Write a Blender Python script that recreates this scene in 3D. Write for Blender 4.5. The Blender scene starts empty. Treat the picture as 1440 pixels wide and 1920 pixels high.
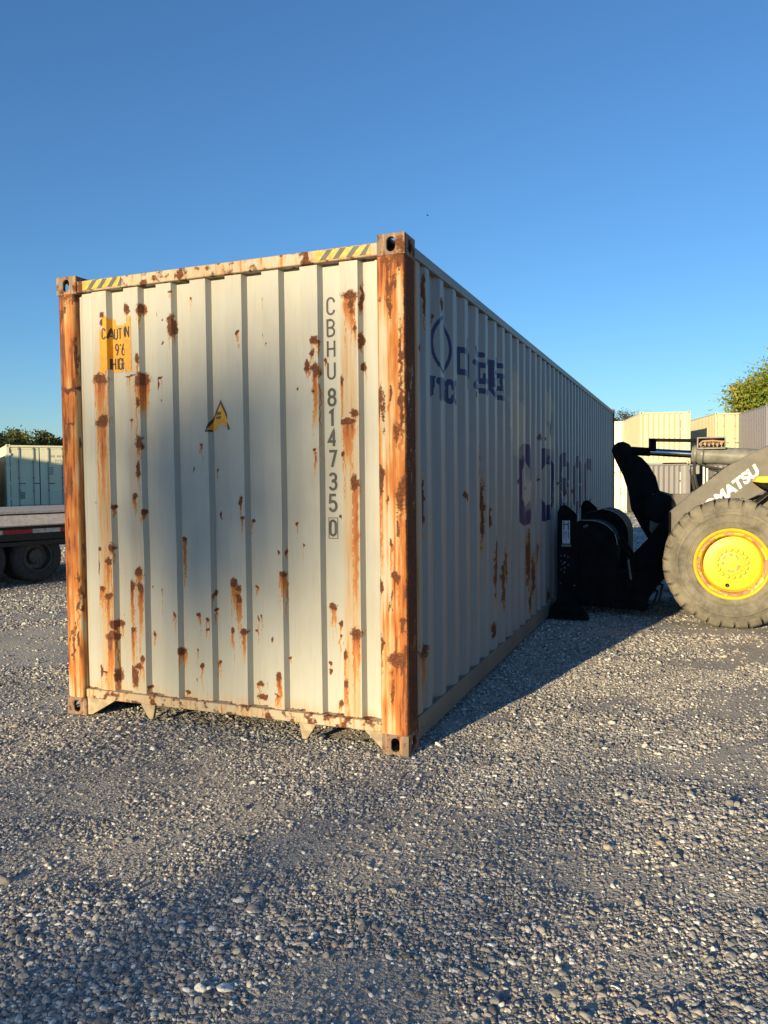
import bpy, bmesh, math, random
import numpy as np
from mathutils import Matrix, Vector
random.seed(7); RNG = np.random.default_rng(7)
scn = bpy.context.scene
COL = scn.collection
R = math.radians

# ------------------------------------------------------------------ camera, sky, sun, exposure
cam_d = bpy.data.cameras.new('camera'); cam = bpy.data.objects.new('camera', cam_d); COL.objects.link(cam)
cam_d.sensor_fit = 'VERTICAL'; cam_d.sensor_height = 24.0; cam_d.lens = 24.0*1462.67/1920.0
cam_d.clip_start = 0.05; cam_d.clip_end = 3000
_r = Vector((0.92966487, 0.36827327, -0.00990142)); _u = Vector((-0.00609222, 0.0422407, 0.99908889)); _f = Vector((-0.36835597, 0.92875752, -0.0415133))
cam.matrix_world = Matrix(((_r.x, _u.x, -_f.x, 1.4646), (_r.y, _u.y, -_f.y, -4.033), (_r.z, _u.z, -_f.z, 1.5504), (0, 0, 0, 1)))
scn.camera = cam

SUN_EL = R(11.0); SUN_TRAVEL = (0.234, 0.972)          # horizontal direction in which the light travels
world = bpy.data.worlds.new('World'); scn.world = world; world.use_nodes = True
wn = world.node_tree.nodes; wl = world.node_tree.links
sky = wn.new('ShaderNodeTexSky'); sky.sky_type = 'NISHITA'; sky.sun_disc = False
sky.sun_elevation = SUN_EL; sky.sun_rotation = math.atan2(-SUN_TRAVEL[0], -SUN_TRAVEL[1])
sky.altitude = 0; sky.air_density = 1.15; sky.dust_density = 0.0; sky.ozone_density = 5.8
bg = wn['Background']; bg.inputs['Strength'].default_value = 0.112
wl.new(sky.outputs[0], bg.inputs['Color'])
sd = bpy.data.lights.new('sun', 'SUN'); sd.energy = 5.0; sd.angle = R(0.53); sd.color = (1.0, 0.81, 0.50)
sun = bpy.data.objects.new('sun', sd); COL.objects.link(sun)
_d = Vector((SUN_TRAVEL[0]*math.cos(SUN_EL), SUN_TRAVEL[1]*math.cos(SUN_EL), -math.sin(SUN_EL)))
sun.rotation_euler = _d.to_track_quat('-Z', 'Y').to_euler()
vs = scn.view_settings; vs.view_transform = 'Standard'; vs.look = 'None'; vs.gamma = 1; vs.use_curve_mapping = False
vs.exposure = 0.75
scn.render.engine = 'CYCLES'
scn.cycles.max_bounces = 6; scn.cycles.diffuse_bounces = 3; scn.cycles.transparent_max_bounces = 6
scn.cycles.use_denoising = True

# ------------------------------------------------------------------ helpers
def fade(t): return t*t*(3-2*t)
_LAT = RNG.random((256, 256))
def vnoise(x, y):
    x = np.asarray(x, float); y = np.asarray(y, float)
    xi = np.floor(x).astype(int); yi = np.floor(y).astype(int); fx = fade(x-xi); fy = fade(y-yi)
    a = _LAT[xi & 255, yi & 255]; b = _LAT[(xi+1) & 255, yi & 255]; c = _LAT[xi & 255, (yi+1) & 255]; d = _LAT[(xi+1) & 255, (yi+1) & 255]
    return (a*(1-fx)+b*fx)*(1-fy)+(c*(1-fx)+d*fx)*fy
def fbm(x, y, o=4):
    s = 0; a = .5
    for k in range(o): s = s+a*vnoise(x*2**k+17*k, y*2**k+31*k); a *= .5
    return s/(1-.5**o)
def sstep(a, b, t):
    t = np.clip((np.asarray(t, float)-a)/(b-a), 0, 1); return t*t*(3-2*t)

def tag(o, label=None, cat=None, group=None, kind=None):
    if label: o['label'] = label
    if cat: o['category'] = cat
    if group: o['group'] = group
    if kind: o['kind'] = kind
    return o
def empty(name, loc=(0, 0, 0), rz=0.0, parent=None):
    o = bpy.data.objects.new(name, None); COL.objects.link(o); o.location = loc; o.rotation_euler = (0, 0, rz)
    o.empty_display_size = .2
    if parent: o.parent = parent
    return o
def link(name, me, m, parent=None):
    o = bpy.data.objects.new(name, me); COL.objects.link(o)
    if m is not None:
        for k in (m if isinstance(m, (list, tuple)) else [m]): me.materials.append(k)
    if parent: o.parent = parent
    return o
def bevel(o, w=.004, seg=2, ang=40):
    b = o.modifiers.new('bevel', 'BEVEL'); b.width = w; b.segments = seg; b.limit_method = 'ANGLE'; b.angle_limit = R(ang); b.harden_normals = False
    return o

class MB:
    def __init__(s): s.v = []; s.f = []; s.mi = []; s.cur = 0
    def _add(s, vs_, fs):
        n = len(s.v); s.v += [tuple(p) for p in vs_]; s.f += [tuple(n+i for i in f) for f in fs]; s.mi += [s.cur]*len(fs); return s
    def box(s, x0, x1, y0, y1, z0, z1):
        vs_ = [(x, y, z) for x in (x0, x1) for y in (y0, y1) for z in (z0, z1)]
        return s._add(vs_, [(0, 1, 3, 2), (4, 6, 7, 5), (0, 4, 5, 1), (2, 3, 7, 6), (0, 2, 6, 4), (1, 5, 7, 3)])
    def obox(s, c, ax, ay, az):            # box from centre and three half vectors
        c = Vector(c); ax = Vector(ax); ay = Vector(ay); az = Vector(az)
        vs_ = [c+ax*i+ay*j+az*k for i in (-1, 1) for j in (-1, 1) for k in (-1, 1)]
        return s._add(vs_, [(0, 1, 3, 2), (4, 6, 7, 5), (0, 4, 5, 1), (2, 3, 7, 6), (0, 2, 6, 4), (1, 5, 7, 3)])
    def prism(s, poly, y0, y1, plane='xz'):
        n = len(poly); P = lambda a, b, c: (a, c, b) if plane == 'xz' else ((c, a, b) if plane == 'yz' else (a, b, c))
        vs_ = [P(a, b, y0) for a, b in poly]+[P(a, b, y1) for a, b in poly]
        fs = [tuple(range(n)), tuple(range(2*n-1, n-1, -1))]+[(i, (i+1) % n, n+(i+1) % n, n+i) for i in range(n)]
        return s._add(vs_, fs)
    def tube(s, pts, r, n=10, cap=True):
        pts = [Vector(p) for p in pts]; rs = r if isinstance(r, (list, tuple)) else [r]*len(pts); base = len(s.v)
        prev = None
        for i, p in enumerate(pts):
            t = (pts[min(i+1, len(pts)-1)]-pts[max(i-1, 0)]).normalized()
            if prev is None:
                a = Vector((0, 0, 1)) if abs(t.z) < .9 else Vector((1, 0, 0)); u = t.cross(a).normalized()
            else: u = (prev-t*prev.dot(t)).normalized()
            prev = u; w = t.cross(u)
            for k in range(n):
                an = 2*math.pi*k/n; s.v.append(tuple(p+(u*math.cos(an)+w*math.sin(an))*rs[i]))
        for i in range(len(pts)-1):
            for k in range(n):
                a = base+i*n+k; b = base+i*n+(k+1) % n; s.f.append((a, b, b+n, a+n)); s.mi.append(s.cur)
        if cap:
            s.f.append(tuple(base+k for k in range(n))[::-1]); s.mi.append(s.cur)
            e = base+(len(pts)-1)*n; s.f.append(tuple(e+k for k in range(n))); s.mi.append(s.cur)
        return s
    def lathe_y(s, cx, cz, prof, n=64, a0=0, a1=2*math.pi):      # prof: list of (radius, y)
        base = len(s.v); m = len(prof); full = abs(a1-a0-2*math.pi) < 1e-6; cnt = n if full else n+1
        for k in range(cnt):
            a = a0+(a1-a0)*k/n
            for r_, y in prof: s.v.append((cx+r_*math.cos(a), y, cz+r_*math.sin(a)))
        for k in range(n):
            k2 = (k+1) % cnt if full else k+1
            for j in range(m-1):
                s.f.append((base+k*m+j, base+k2*m+j, base+k2*m+j+1, base+k*m+j+1)); s.mi.append(s.cur)
        return s
    def build(s, name, m, parent=None, smooth=35):
        me = bpy.data.meshes.new(name); me.from_pydata(s.v, [], s.f); me.update()
        if len(set(s.mi)) > 1: me.polygons.foreach_set('material_index', s.mi)
        bm = bmesh.new(); bm.from_mesh(me); bmesh.ops.recalc_face_normals(bm, faces=bm.faces[:]); bm.to_mesh(me); bm.free()
        if smooth:
            me.polygons.foreach_set('use_smooth', [True]*len(me.polygons)); me.set_sharp_from_angle(angle=R(smooth))
        return link(name, me, m, parent)

def grid_mesh(name, X, Y, Z, m, parent=None, attrs=None, smooth=None, flip=False):
    nu, nv = X.shape; me = bpy.data.meshes.new(name)
    idx = np.arange(nu*nv).reshape(nu, nv)
    q = np.stack([idx[:-1, :-1], idx[1:, :-1], idx[1:, 1:], idx[:-1, 1:]], -1).reshape(-1, 4)
    if flip: q = q[:, ::-1]
    nf = len(q)
    me.vertices.add(nu*nv); me.vertices.foreach_set('co', np.stack([X, Y, Z], -1).reshape(-1).astype(np.float32))
    me.loops.add(nf*4); me.loops.foreach_set('vertex_index', q.reshape(-1).astype(np.int32))
    me.polygons.add(nf); me.polygons.foreach_set('loop_start', np.arange(0, nf*4, 4, dtype=np.int32))
    me.update(calc_edges=True)
    for k, a in (attrs or {}).items():
        at = me.attributes.new(k, 'FLOAT', 'POINT'); at.data.foreach_set('value', np.asarray(a, np.float32).reshape(-1))
    if smooth:
        me.polygons.foreach_set('use_smooth', [True]*nf)
        if smooth < 180: me.set_sharp_from_angle(angle=R(smooth))
    return link(name, me, m, parent)

def densify(pts, step):
    out = [pts[0]]
    for a, b in zip(pts[:-1], pts[1:]):
        n = max(1, int(math.ceil(math.hypot(b[0]-a[0], b[1]-a[1])/step)))
        for k in range(1, n+1): out.append((a[0]+(b[0]-a[0])*k/n, a[1]+(b[1]-a[1])*k/n))
    return out

# ------------------------------------------------------------------ node materials
class NT:
    def __init__(s, name):
        s.m = bpy.data.materials.new(name); s.m.use_nodes = True; s.n = s.m.node_tree.nodes; s.l = s.m.node_tree.links
        s.b = s.n['Principled BSDF']
    def node(s, t, **kw):
        n = s.n.new(t)
        for k, v in kw.items(): setattr(n, k, v)
        return n
    def set(s, inp, v):
        if hasattr(v, 'is_output') or isinstance(v, bpy.types.NodeSocket): s.l.new(v, inp)
        elif isinstance(v, (tuple, list)) and len(v) == 3 and len(inp.default_value) == 4: inp.default_value = (*v, 1)
        else: inp.default_value = v
    def coord(s, kind='Object', scale=None):
        tc = s.node('ShaderNodeTexCoord'); o = tc.outputs[kind]
        if scale:
            mp = s.node('ShaderNodeMapping'); mp.inputs['Scale'].default_value = scale; s.l.new(o, mp.inputs[0]); o = mp.outputs[0]
        return o
    def noise(s, vec, scale, detail=3, rough=.55, col=False):
        n = s.node('ShaderNodeTexNoise'); s.l.new(vec, n.inputs['Vector']); n.inputs['Scale'].default_value = scale
        n.inputs['Detail'].default_value = detail; n.inputs['Roughness'].default_value = rough
        return n.outputs['Color' if col else 'Fac']
    def math(s, op, a, b=0.0, c=None, clamp=False):
        n = s.node('ShaderNodeMath', operation=op, use_clamp=clamp); s.set(n.inputs[0], a); s.set(n.inputs[1], b)
        if c is not None: s.set(n.inputs[2], c)
        return n.outputs[0]
    def rng(s, v, a, b, c=0.0, d=1.0):
        n = s.node('ShaderNodeMapRange', interpolation_type='SMOOTHSTEP'); s.set(n.inputs[0], v)
        for i, q in enumerate((a, b, c, d)): s.set(n.inputs[i+1], q)
        return n.outputs[0]
    def mix(s, f, a, b, blend='MIX'):
        n = s.node('ShaderNodeMix', data_type='RGBA', blend_type=blend); s.set(n.inputs[0], f); s.set(n.inputs[6], a); s.set(n.inputs[7], b)
        return n.outputs[2]
    def ramp(s, f, stops):
        n = s.node('ShaderNodeValToRGB'); s.set(n.inputs[0], f); e = n.color_ramp.elements
        while len(e) < len(stops): e.new(.5)
        for k, (p, c) in enumerate(stops): e[k].position = p; e[k].color = (*c, 1)
        return n.outputs[0]
    def attr(s, name):
        n = s.node('ShaderNodeAttribute', attribute_name=name); return n.outputs['Fac']
    def bump(s, h, strength=.3, dist=.01, prev=None):
        n = s.node('ShaderNodeBump'); n.inputs['Strength'].default_value = strength; n.inputs['Distance'].default_value = dist
        s.set(n.inputs['Height'], h)
        if prev is not None: s.l.new(prev, n.inputs['Normal'])
        return n.outputs[0]
    def out(s, color=None, rough=None, metal=None, normal=None, spec=None):
        if color is not None: s.set(s.b.inputs['Base Color'], color)
        if rough is not None: s.set(s.b.inputs['Roughness'], rough)
        if metal is not None: s.set(s.b.inputs['Metallic'], metal)
        if spec is not None: s.b.inputs['Specular IOR Level'].default_value = spec
        if normal is not None: s.l.new(normal, s.b.inputs['Normal'])
        return s.m

RUSTDARK = (.085, .032, .016); RUSTMID = (.155, .052, .020); ORANGE = (.40, .145, .030); AMBER = (.46, .27, .10)
def weathered(name, base, rough=.45, attrs=True, specks=.5, extra=None, gen=0.0, paint=None, dirt=(.30, .25, .17), dirt_amt=.25):
    """painted steel; attrs read the painted-in wear of the dense panels ('rust', 'streak'), gen adds overall rust"""
    t = NT(name); P = t.coord(); Pv = t.coord(scale=(9, 9, .8))
    n_big = t.noise(P, 1.3, 4); n_mid = t.noise(P, 14, 5, .6); n_fine = t.noise(P, 85, 4, .65); n_str = t.noise(Pv, 6, 4, .6)
    col = t.mix(t.math('MULTIPLY', t.rng(n_big, .35, .75), dirt_amt), base, dirt)
    col = t.mix(t.math('MULTIPLY', t.rng(n_str, .45, .8), dirt_amt*.6), col, tuple(c*.72 for c in dirt))
    if paint:                                     # painted letters kept as an attribute on the panel, worn by noise
        a = t.attr('paint'); f = t.rng(t.math('ADD', a, t.math('MULTIPLY', t.math('SUBTRACT', n_fine, .5), .5)), .42, .58)
        pa = t.rng(t.math('ADD', t.attr('patch'), t.math('MULTIPLY', t.math('SUBTRACT', n_mid, .5), .9)), .35, .6)
        col = t.mix(t.math('MULTIPLY', pa, .75), col, (.42, .37, .27)); col = t.mix(t.math('MULTIPLY', f, t.math('SUBTRACT', 1.0, t.math('MULTIPLY', pa, .45))), col, paint)
    # small random chips
    v = t.node('ShaderNodeTexVoronoi'); t.l.new(P, v.inputs['Vector']); v.inputs['Scale'].default_value = 11
    vr = t.math('MULTIPLY', t.rng(n_big, .45, .8), .10*specks)
    sp = t.rng(t.math('ADD', v.outputs['Distance'], t.math('MULTIPLY', n_fine, .05)), t.math('ADD', vr, .045), t.math('ADD', vr, .03), 0, 1)
    rnd = t.node('ShaderNodeSeparateColor'); t.l.new(v.outputs['Color'], rnd.inputs[0])
    sp = t.math('MULTIPLY', sp, t.rng(rnd.outputs[0], 1-.35*specks, 1.0))
    if attrs: s_a = t.attr('streak'); r_a = t.attr('rust')
    else: s_a = 0.0; r_a = 0.0
    s_v = t.math('ADD', t.math('MULTIPLY', s_a, t.math('ADD', t.math('MULTIPLY', n_str, 1.5), .25)), t.math('MULTIPLY', t.rng(n_str, .42, .75), gen), clamp=True)
    scol = t.ramp(s_v, [(0, AMBER), (.4, AMBER), (.68, ORANGE), (.9, (.34, .10, .024)), (1, RUSTMID)])
    col = t.mix(t.rng(s_v, .06, .62), col, scol)
    core = t.rng(t.math('ADD', t.math('ADD', r_a, t.math('MULTIPLY', t.math('SUBTRACT', n_mid, .5), .9)), t.math('MULTIPLY', t.math('SUBTRACT', n_fine, .5), 1.0)), .38, .62)
    if gen: core = t.math('MAXIMUM', core, t.rng(t.math('ADD', n_mid, t.math('MULTIPLY', gen, .22)), .68, .78))
    core = t.math('MAXIMUM', core, sp)
    rcol = t.ramp(n_fine, [(0, (.055, .024, .014)), (.42, RUSTDARK), (.60, RUSTMID), (.8, (.23, .10, .055))])
    col = t.mix(core, col, rcol)
    ro = t.math('ADD', t.math('MULTIPLY', t.math('MAXIMUM', core, t.math('MULTIPLY', s_v, .6)), .45), rough, clamp=True)
    h = t.math('ADD', t.math('MULTIPLY', core, t.math('MULTIPLY', n_fine, 1.2)), t.math('MULTIPLY', n_mid, .12))
    nb = t.bump(h, .45, .004); nb2 = t.bump(t.noise(P, 2.6, 2), .25, .02, nb)
    return t.out(col, ro, normal=nb2, spec=.35)
def simple(name, base, rough=.6, metal=0.0, var=.25, scale=20, bumpa=.15, spec=.4):
    t = NT(name); P = t.coord(); n = t.noise(P, scale, 4); n2 = t.noise(P, scale*.13, 3)
    c = t.mix(t.rng(n, .3, .75), tuple(x*(1-var) for x in base), tuple(min(1, x*(1+var)) for x in base))
    c = t.mix(t.math('MULTIPLY', t.rng(n2, .4, .75), var), c, tuple(x*.7+min(.05, x*.4) for x in base))
    return t.out(c, rough, metal, t.bump(n, bumpa, .004), spec)

M = {}
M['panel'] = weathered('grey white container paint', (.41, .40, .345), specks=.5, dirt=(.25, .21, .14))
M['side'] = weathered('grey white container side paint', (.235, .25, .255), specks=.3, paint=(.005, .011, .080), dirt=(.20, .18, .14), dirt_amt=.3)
M['post'] = weathered('rusted post paint', (.47, .40, .28), specks=.6, rough=.55, dirt=(.27, .16, .07))
M['rail'] = weathered('cream rail paint', (.42, .36, .26), attrs=False, specks=.8, gen=.8, rough=.5, dirt=(.36, .24, .12), dirt_amt=.6)
M['siderail'] = weathered('grey rail paint', (.13, .125, .11), attrs=False, specks=.5, gen=.12, dirt_amt=.5)
M['casting'] = weathered('bare rusted casting', (.19, .135, .10), attrs=False, specks=1.0, gen=.8, rough=.7, dirt=(.2, .13, .09), dirt_amt=.8)
M['hook'] = simple('dusty cream steel', (.36, .28, .18), .7)
M['ink'] = simple('black letter paint', (.03, .03, .03), .6, bumpa=.05)
M['ink_dark'] = simple('worn letter paint', (.06, .06, .055), .6, bumpa=.05)
M['darkfloor'] = simple('dark underside timber', (.05, .04, .03), .9)
M['yellow_film'] = simple('yellow sticker film', (.62, .28, .010), .4, var=.12, scale=30, bumpa=.05)
M['black_film'] = simple('black sticker film', (.035, .03, .03), .4, var=.3, scale=30, bumpa=.05)
M['grey_film'] = simple('worn grey sticker film', (.075, .08, .075), .55)
M['tape_yellow'] = simple('faded yellow tape', (.56, .33, .035), .5, var=.3, scale=40)
# ------------------------------------------------------------------ terrain height and ground
_nz = lambda x, y, s, k: vnoise(x/s+k*13.7, y/s+k*5.3)-.5
def slope(x, y):
    x = np.asarray(x, float); y = np.asarray(y, float)
    r = np.hypot(x+1, y-5); w = sstep(13, 24, r)
    xc = np.clip(x, -45, 45); yc = np.clip(y, -60, 50)
    return w*(-.0281*xc-.0092*yc)
def hgt(x, y):
    x = np.asarray(x, float); y = np.asarray(y, float)
    u = .030*_nz(x, y, 1.7, 1)+.022*_nz(x, y, .62, 2)+.012*_nz(x, y, .27, 3)+.05*_nz(x, y, 5, 4)
    # calmer right under the big box and the loader tyres
    inside = (sstep(-2.9, -2.4, x)*(1-sstep(0, .3, x)))*(sstep(-.35, .05, y)*(1-sstep(12.2, 12.6, y)))
    amp = 1-.85*inside
    return slope(x, y)+u*amp-.006
def axis(a, segs):
    out = [a]
    for b, st in segs:
        n = max(1, int(round((b-out[-1])/st))); out += list(np.linspace(out[-1], b, n+1)[1:])
    return np.array(out)
gx = axis(-900, [(-120, 60), (-40, 6), (-14, .8), (-5, .12), (4, .035), (9, .12), (20, .8), (60, 5), (900, 60)])
gy = axis(-900, [(-120, 60), (-30, 6), (-6, .6), (-3.2, .06), (5, .035), (12, .12), (26, .6), (60, 3), (120, 15), (900, 60)])
GX, GY = np.meshgrid(gx, gy, indexing='ij')
t = NT('crushed gravel ground'); P = t.coord()
v1 = t.node('ShaderNodeTexVoronoi'); t.l.new(P, v1.inputs['Vector']); v1.inputs['Scale'].default_value = 75
v2 = t.node('ShaderNodeTexVoronoi'); t.l.new(P, v2.inputs['Vector']); v2.inputs['Scale'].default_value = 190
n1 = t.noise(P, 2.2, 5, .6); n2 = t.noise(P, 260, 3, .7); n3 = t.noise(P, .35, 4)
s1 = t.node('ShaderNodeSeparateColor'); t.l.new(v1.outputs['Color'], s1.inputs[0])
s2 = t.node('ShaderNodeSeparateColor'); t.l.new(v2.outputs['Color'], s2.inputs[0])
c1 = t.ramp(s1.outputs[0], [(0, (.22, .215, .22)), (.35, (.36, .345, .33)), (.6, (.47, .44, .40)), (.85, (.55, .49, .40)), (1, (.70, .67, .60))])
c2 = t.ramp(s2.outputs[1], [(0, (.28, .265, .25)), (.5, (.46, .43, .39)), (1, (.60, .56, .48))])
c = t.mix(t.rng(n1, .35, .7), c1, c2)
c = t.mix(t.math('MULTIPLY', t.rng(n1, .5, .75), .55), c, (.50, .44, .35))
c = t.mix(t.math('MULTIPLY', t.rng(n3, .4, .7), .45), c, (.56, .48, .36))
c = t.mix(t.math('MULTIPLY', n2, .3), c, (.20, .185, .175))
hh = t.math('ADD', t.math('MULTIPLY', v1.outputs['Distance'], -1.0), t.math('MULTIPLY', v2.outputs['Distance'], -.5))
t.out(c, .95, normal=t.bump(n2, .5, .004, t.bump(hh, .7, .014)), spec=.15)
ground = grid_mesh('ground', GX, GY, hgt(GX, GY), t.m, smooth=180)
tag(ground, kind='structure')

# stones lying on the ground: one point cloud, rock shapes instanced on it by geometry nodes
def scatter(x0, x1, y0, y1, dens, smin, smax, pw, keep=None):
    n = int((x1-x0)*(y1-y0)*dens); x = RNG.uniform(x0, x1, n); y = RNG.uniform(y0, y1, n)
    s = smin+(smax-smin)*RNG.random(n)**pw
    m = np.ones(n, bool) if keep is None else keep(x, y, s)
    # only where a camera near the photographer's place could see them
    dx = x-1.46; dy = y+4.03; cx = .9297*dx+.3683*dy; cf = -.3684*dx+.9288*dy
    m &= (cf > 1.0) & (np.abs(cx) < .62*cf+.9)
    xr, yr = .82*x+.57*y, -.57*x+.82*y; clump = fbm(xr/1.5+3, yr/.5, 3)*.62+fbm(x/.33+9, y/.33, 2)*.38
    m &= RNG.random(n) < sstep(.40, .60, clump)*.94+.06
    return x[m], y[m], s[m]
def not_under(x, y, s): return ~((x > -2.35) & (x < -.05) & (y > .5) & (y < 12.1))
def near(d0, d1):
    return lambda x, y, s: not_under(x, y, s) & (np.hypot(x-1.46, y+4.03) > d0) & (np.hypot(x-1.46, y+4.03) < d1)
sets = [scatter(-3, 5, -3.2, 1, 22000, .0026, .0062, 1.0, near(1, 4.6)),
        scatter(-5, 5, -3.2, 3, 9500, .0045, .0098, 1.3, near(1, 6.8)),
        scatter(-7, 7, -3.2, 8, 1800, .0070, .0135, 2.2, near(1, 11)),
        scatter(-7, 7, -3.2, 8, 420, .009, .0175, 1.4, lambda x, y, s: near(1, 11)(x, y, s) & (fbm(x/.9+30, y/.45+7, 3) > .53)),
        scatter(-5, 6, -3.2, 6, 60, .013, .024, 2.2, near(1, 9)),
        scatter(-12, 9, 1, 14, 900, .009, .018, 1.8, near(9, 19)),
        scatter(-26, 9, 6, 36, 110, .016, .028, 1.8, near(16, 42))]
sx = np.concatenate([a[0] for a in sets]); sy = np.concatenate([a[1] for a in sets]); ss = np.concatenate([a[2] for a in sets])
N = len(sx); sz = hgt(sx, sy)+ss*.18
print('stones', N)
me = bpy.data.meshes.new('gravel'); me.vertices.add(N)
me.vertices.foreach_set('co', np.stack([sx, sy, sz], -1).reshape(-1).astype(np.float32))
def vattr(me, name, typ, arr):
    a = me.attributes.new(name, typ, 'POINT'); a.data.foreach_set('vector' if typ == 'FLOAT_VECTOR' else 'value', np.asarray(arr).reshape(-1))
vattr(me, 'rot', 'FLOAT_VECTOR', np.stack([RNG.normal(0, .28, N), RNG.normal(0, .28, N), RNG.uniform(0, 6.28, N)], -1).astype(np.float32))
vattr(me, 'siz', 'FLOAT_VECTOR', (np.stack([RNG.uniform(.8, 1.35, N), RNG.uniform(.7, 1.05, N), RNG.uniform(.45, .8, N)], -1)*ss[:, None]).astype(np.float32))
t = NT('gravel stones'); oi = t.node('ShaderNodeObjectInfo'); P = t.coord()
c = t.ramp(oi.outputs['Random'], [(0, (.12, .118, .12)), (.18, (.20, .195, .19)), (.38, (.30, .285, .265)), (.56, (.40, .37, .33)), (.68, (.50, .43, .33)), (.76, (.34, .27, .23)), (.86, (.56, .52, .44)), (1, (.84, .81, .73))])
n = t.noise(P, 1.7, 4, .7); c = t.mix(t.math('MULTIPLY', t.rng(n, .4, .7), .25), c, (.2, .195, .19))
t.out(c, .85, normal=t.bump(t.noise(P, 5, 3), .3, .08), spec=.25)
stone_m = t.m
gravel = link('gravel', me, stone_m); tag(gravel, 'loose grey and beige crushed stones lying on the yard', 'gravel', kind='stuff')
ng = bpy.data.node_groups.new('stones', 'GeometryNodeTree')
ng.interface.new_socket('Geometry', in_out='INPUT', socket_type='NodeSocketGeometry'); ng.interface.new_socket('Geometry', in_out='OUTPUT', socket_type='NodeSocketGeometry')
gi = ng.nodes.new('NodeGroupInput'); go = ng.nodes.new('NodeGroupOutput'); L = ng.links.new
g2i = ng.nodes.new('GeometryNodeGeometryToInstance')
for k in range(7):
    ico = ng.nodes.new('GeometryNodeMeshIcoSphere'); ico.inputs['Subdivisions'].default_value = 3; ico.inputs['Radius'].default_value = 1
    sp = ng.nodes.new('GeometryNodeSetPosition'); nz = ng.nodes.new('ShaderNodeTexNoise'); nz.noise_dimensions = '4D'
    nz.inputs['W'].default_value = k*3.7+1; nz.inputs['Scale'].default_value = .62; nz.inputs['Detail'].default_value = .6
    sb = ng.nodes.new('ShaderNodeVectorMath'); sb.operation = 'SUBTRACT'; sb.inputs[1].default_value = (.5, .5, .5)
    sc = ng.nodes.new('ShaderNodeVectorMath'); sc.operation = 'SCALE'; sc.inputs['Scale'].default_value = 1.5
    ps = ng.nodes.new('GeometryNodeInputPosition'); L(ps.outputs[0], nz.inputs['Vector'])
    L(nz.outputs['Color'], sb.inputs[0]); L(sb.outputs[0], sc.inputs[0]); L(sc.outputs[0], sp.inputs['Offset']); L(ico.outputs['Mesh'], sp.inputs['Geometry'])
    # one cut face per shape: squash everything beyond a plane so that the stones read as crushed
    L(sp.outputs[0], g2i.inputs[0])
iop = ng.nodes.new('GeometryNodeInstanceOnPoints'); iop.inputs['Pick Instance'].default_value = True
def na(name, typ='FLOAT_VECTOR'):
    n_ = ng.nodes.new('GeometryNodeInputNamedAttribute'); n_.data_type = typ; n_.inputs[0].default_value = name; return n_.outputs[0]
e2r = ng.nodes.new('FunctionNodeEulerToRotation'); L(na('rot'), e2r.inputs[0])
L(gi.outputs[0], iop.inputs['Points']); L(g2i.outputs[0], iop.inputs['Instance']); L(e2r.outputs[0], iop.inputs['Rotation']); L(na('siz'), iop.inputs['Scale'])
sm = ng.nodes.new('GeometryNodeSetMaterial'); sm.inputs['Material'].default_value = stone_m; L(iop.outputs[0], sm.inputs[0]); L(sm.outputs[0], go.inputs[0])
gm = gravel.modifiers.new('stones', 'NODES'); gm.node_group = ng
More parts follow.
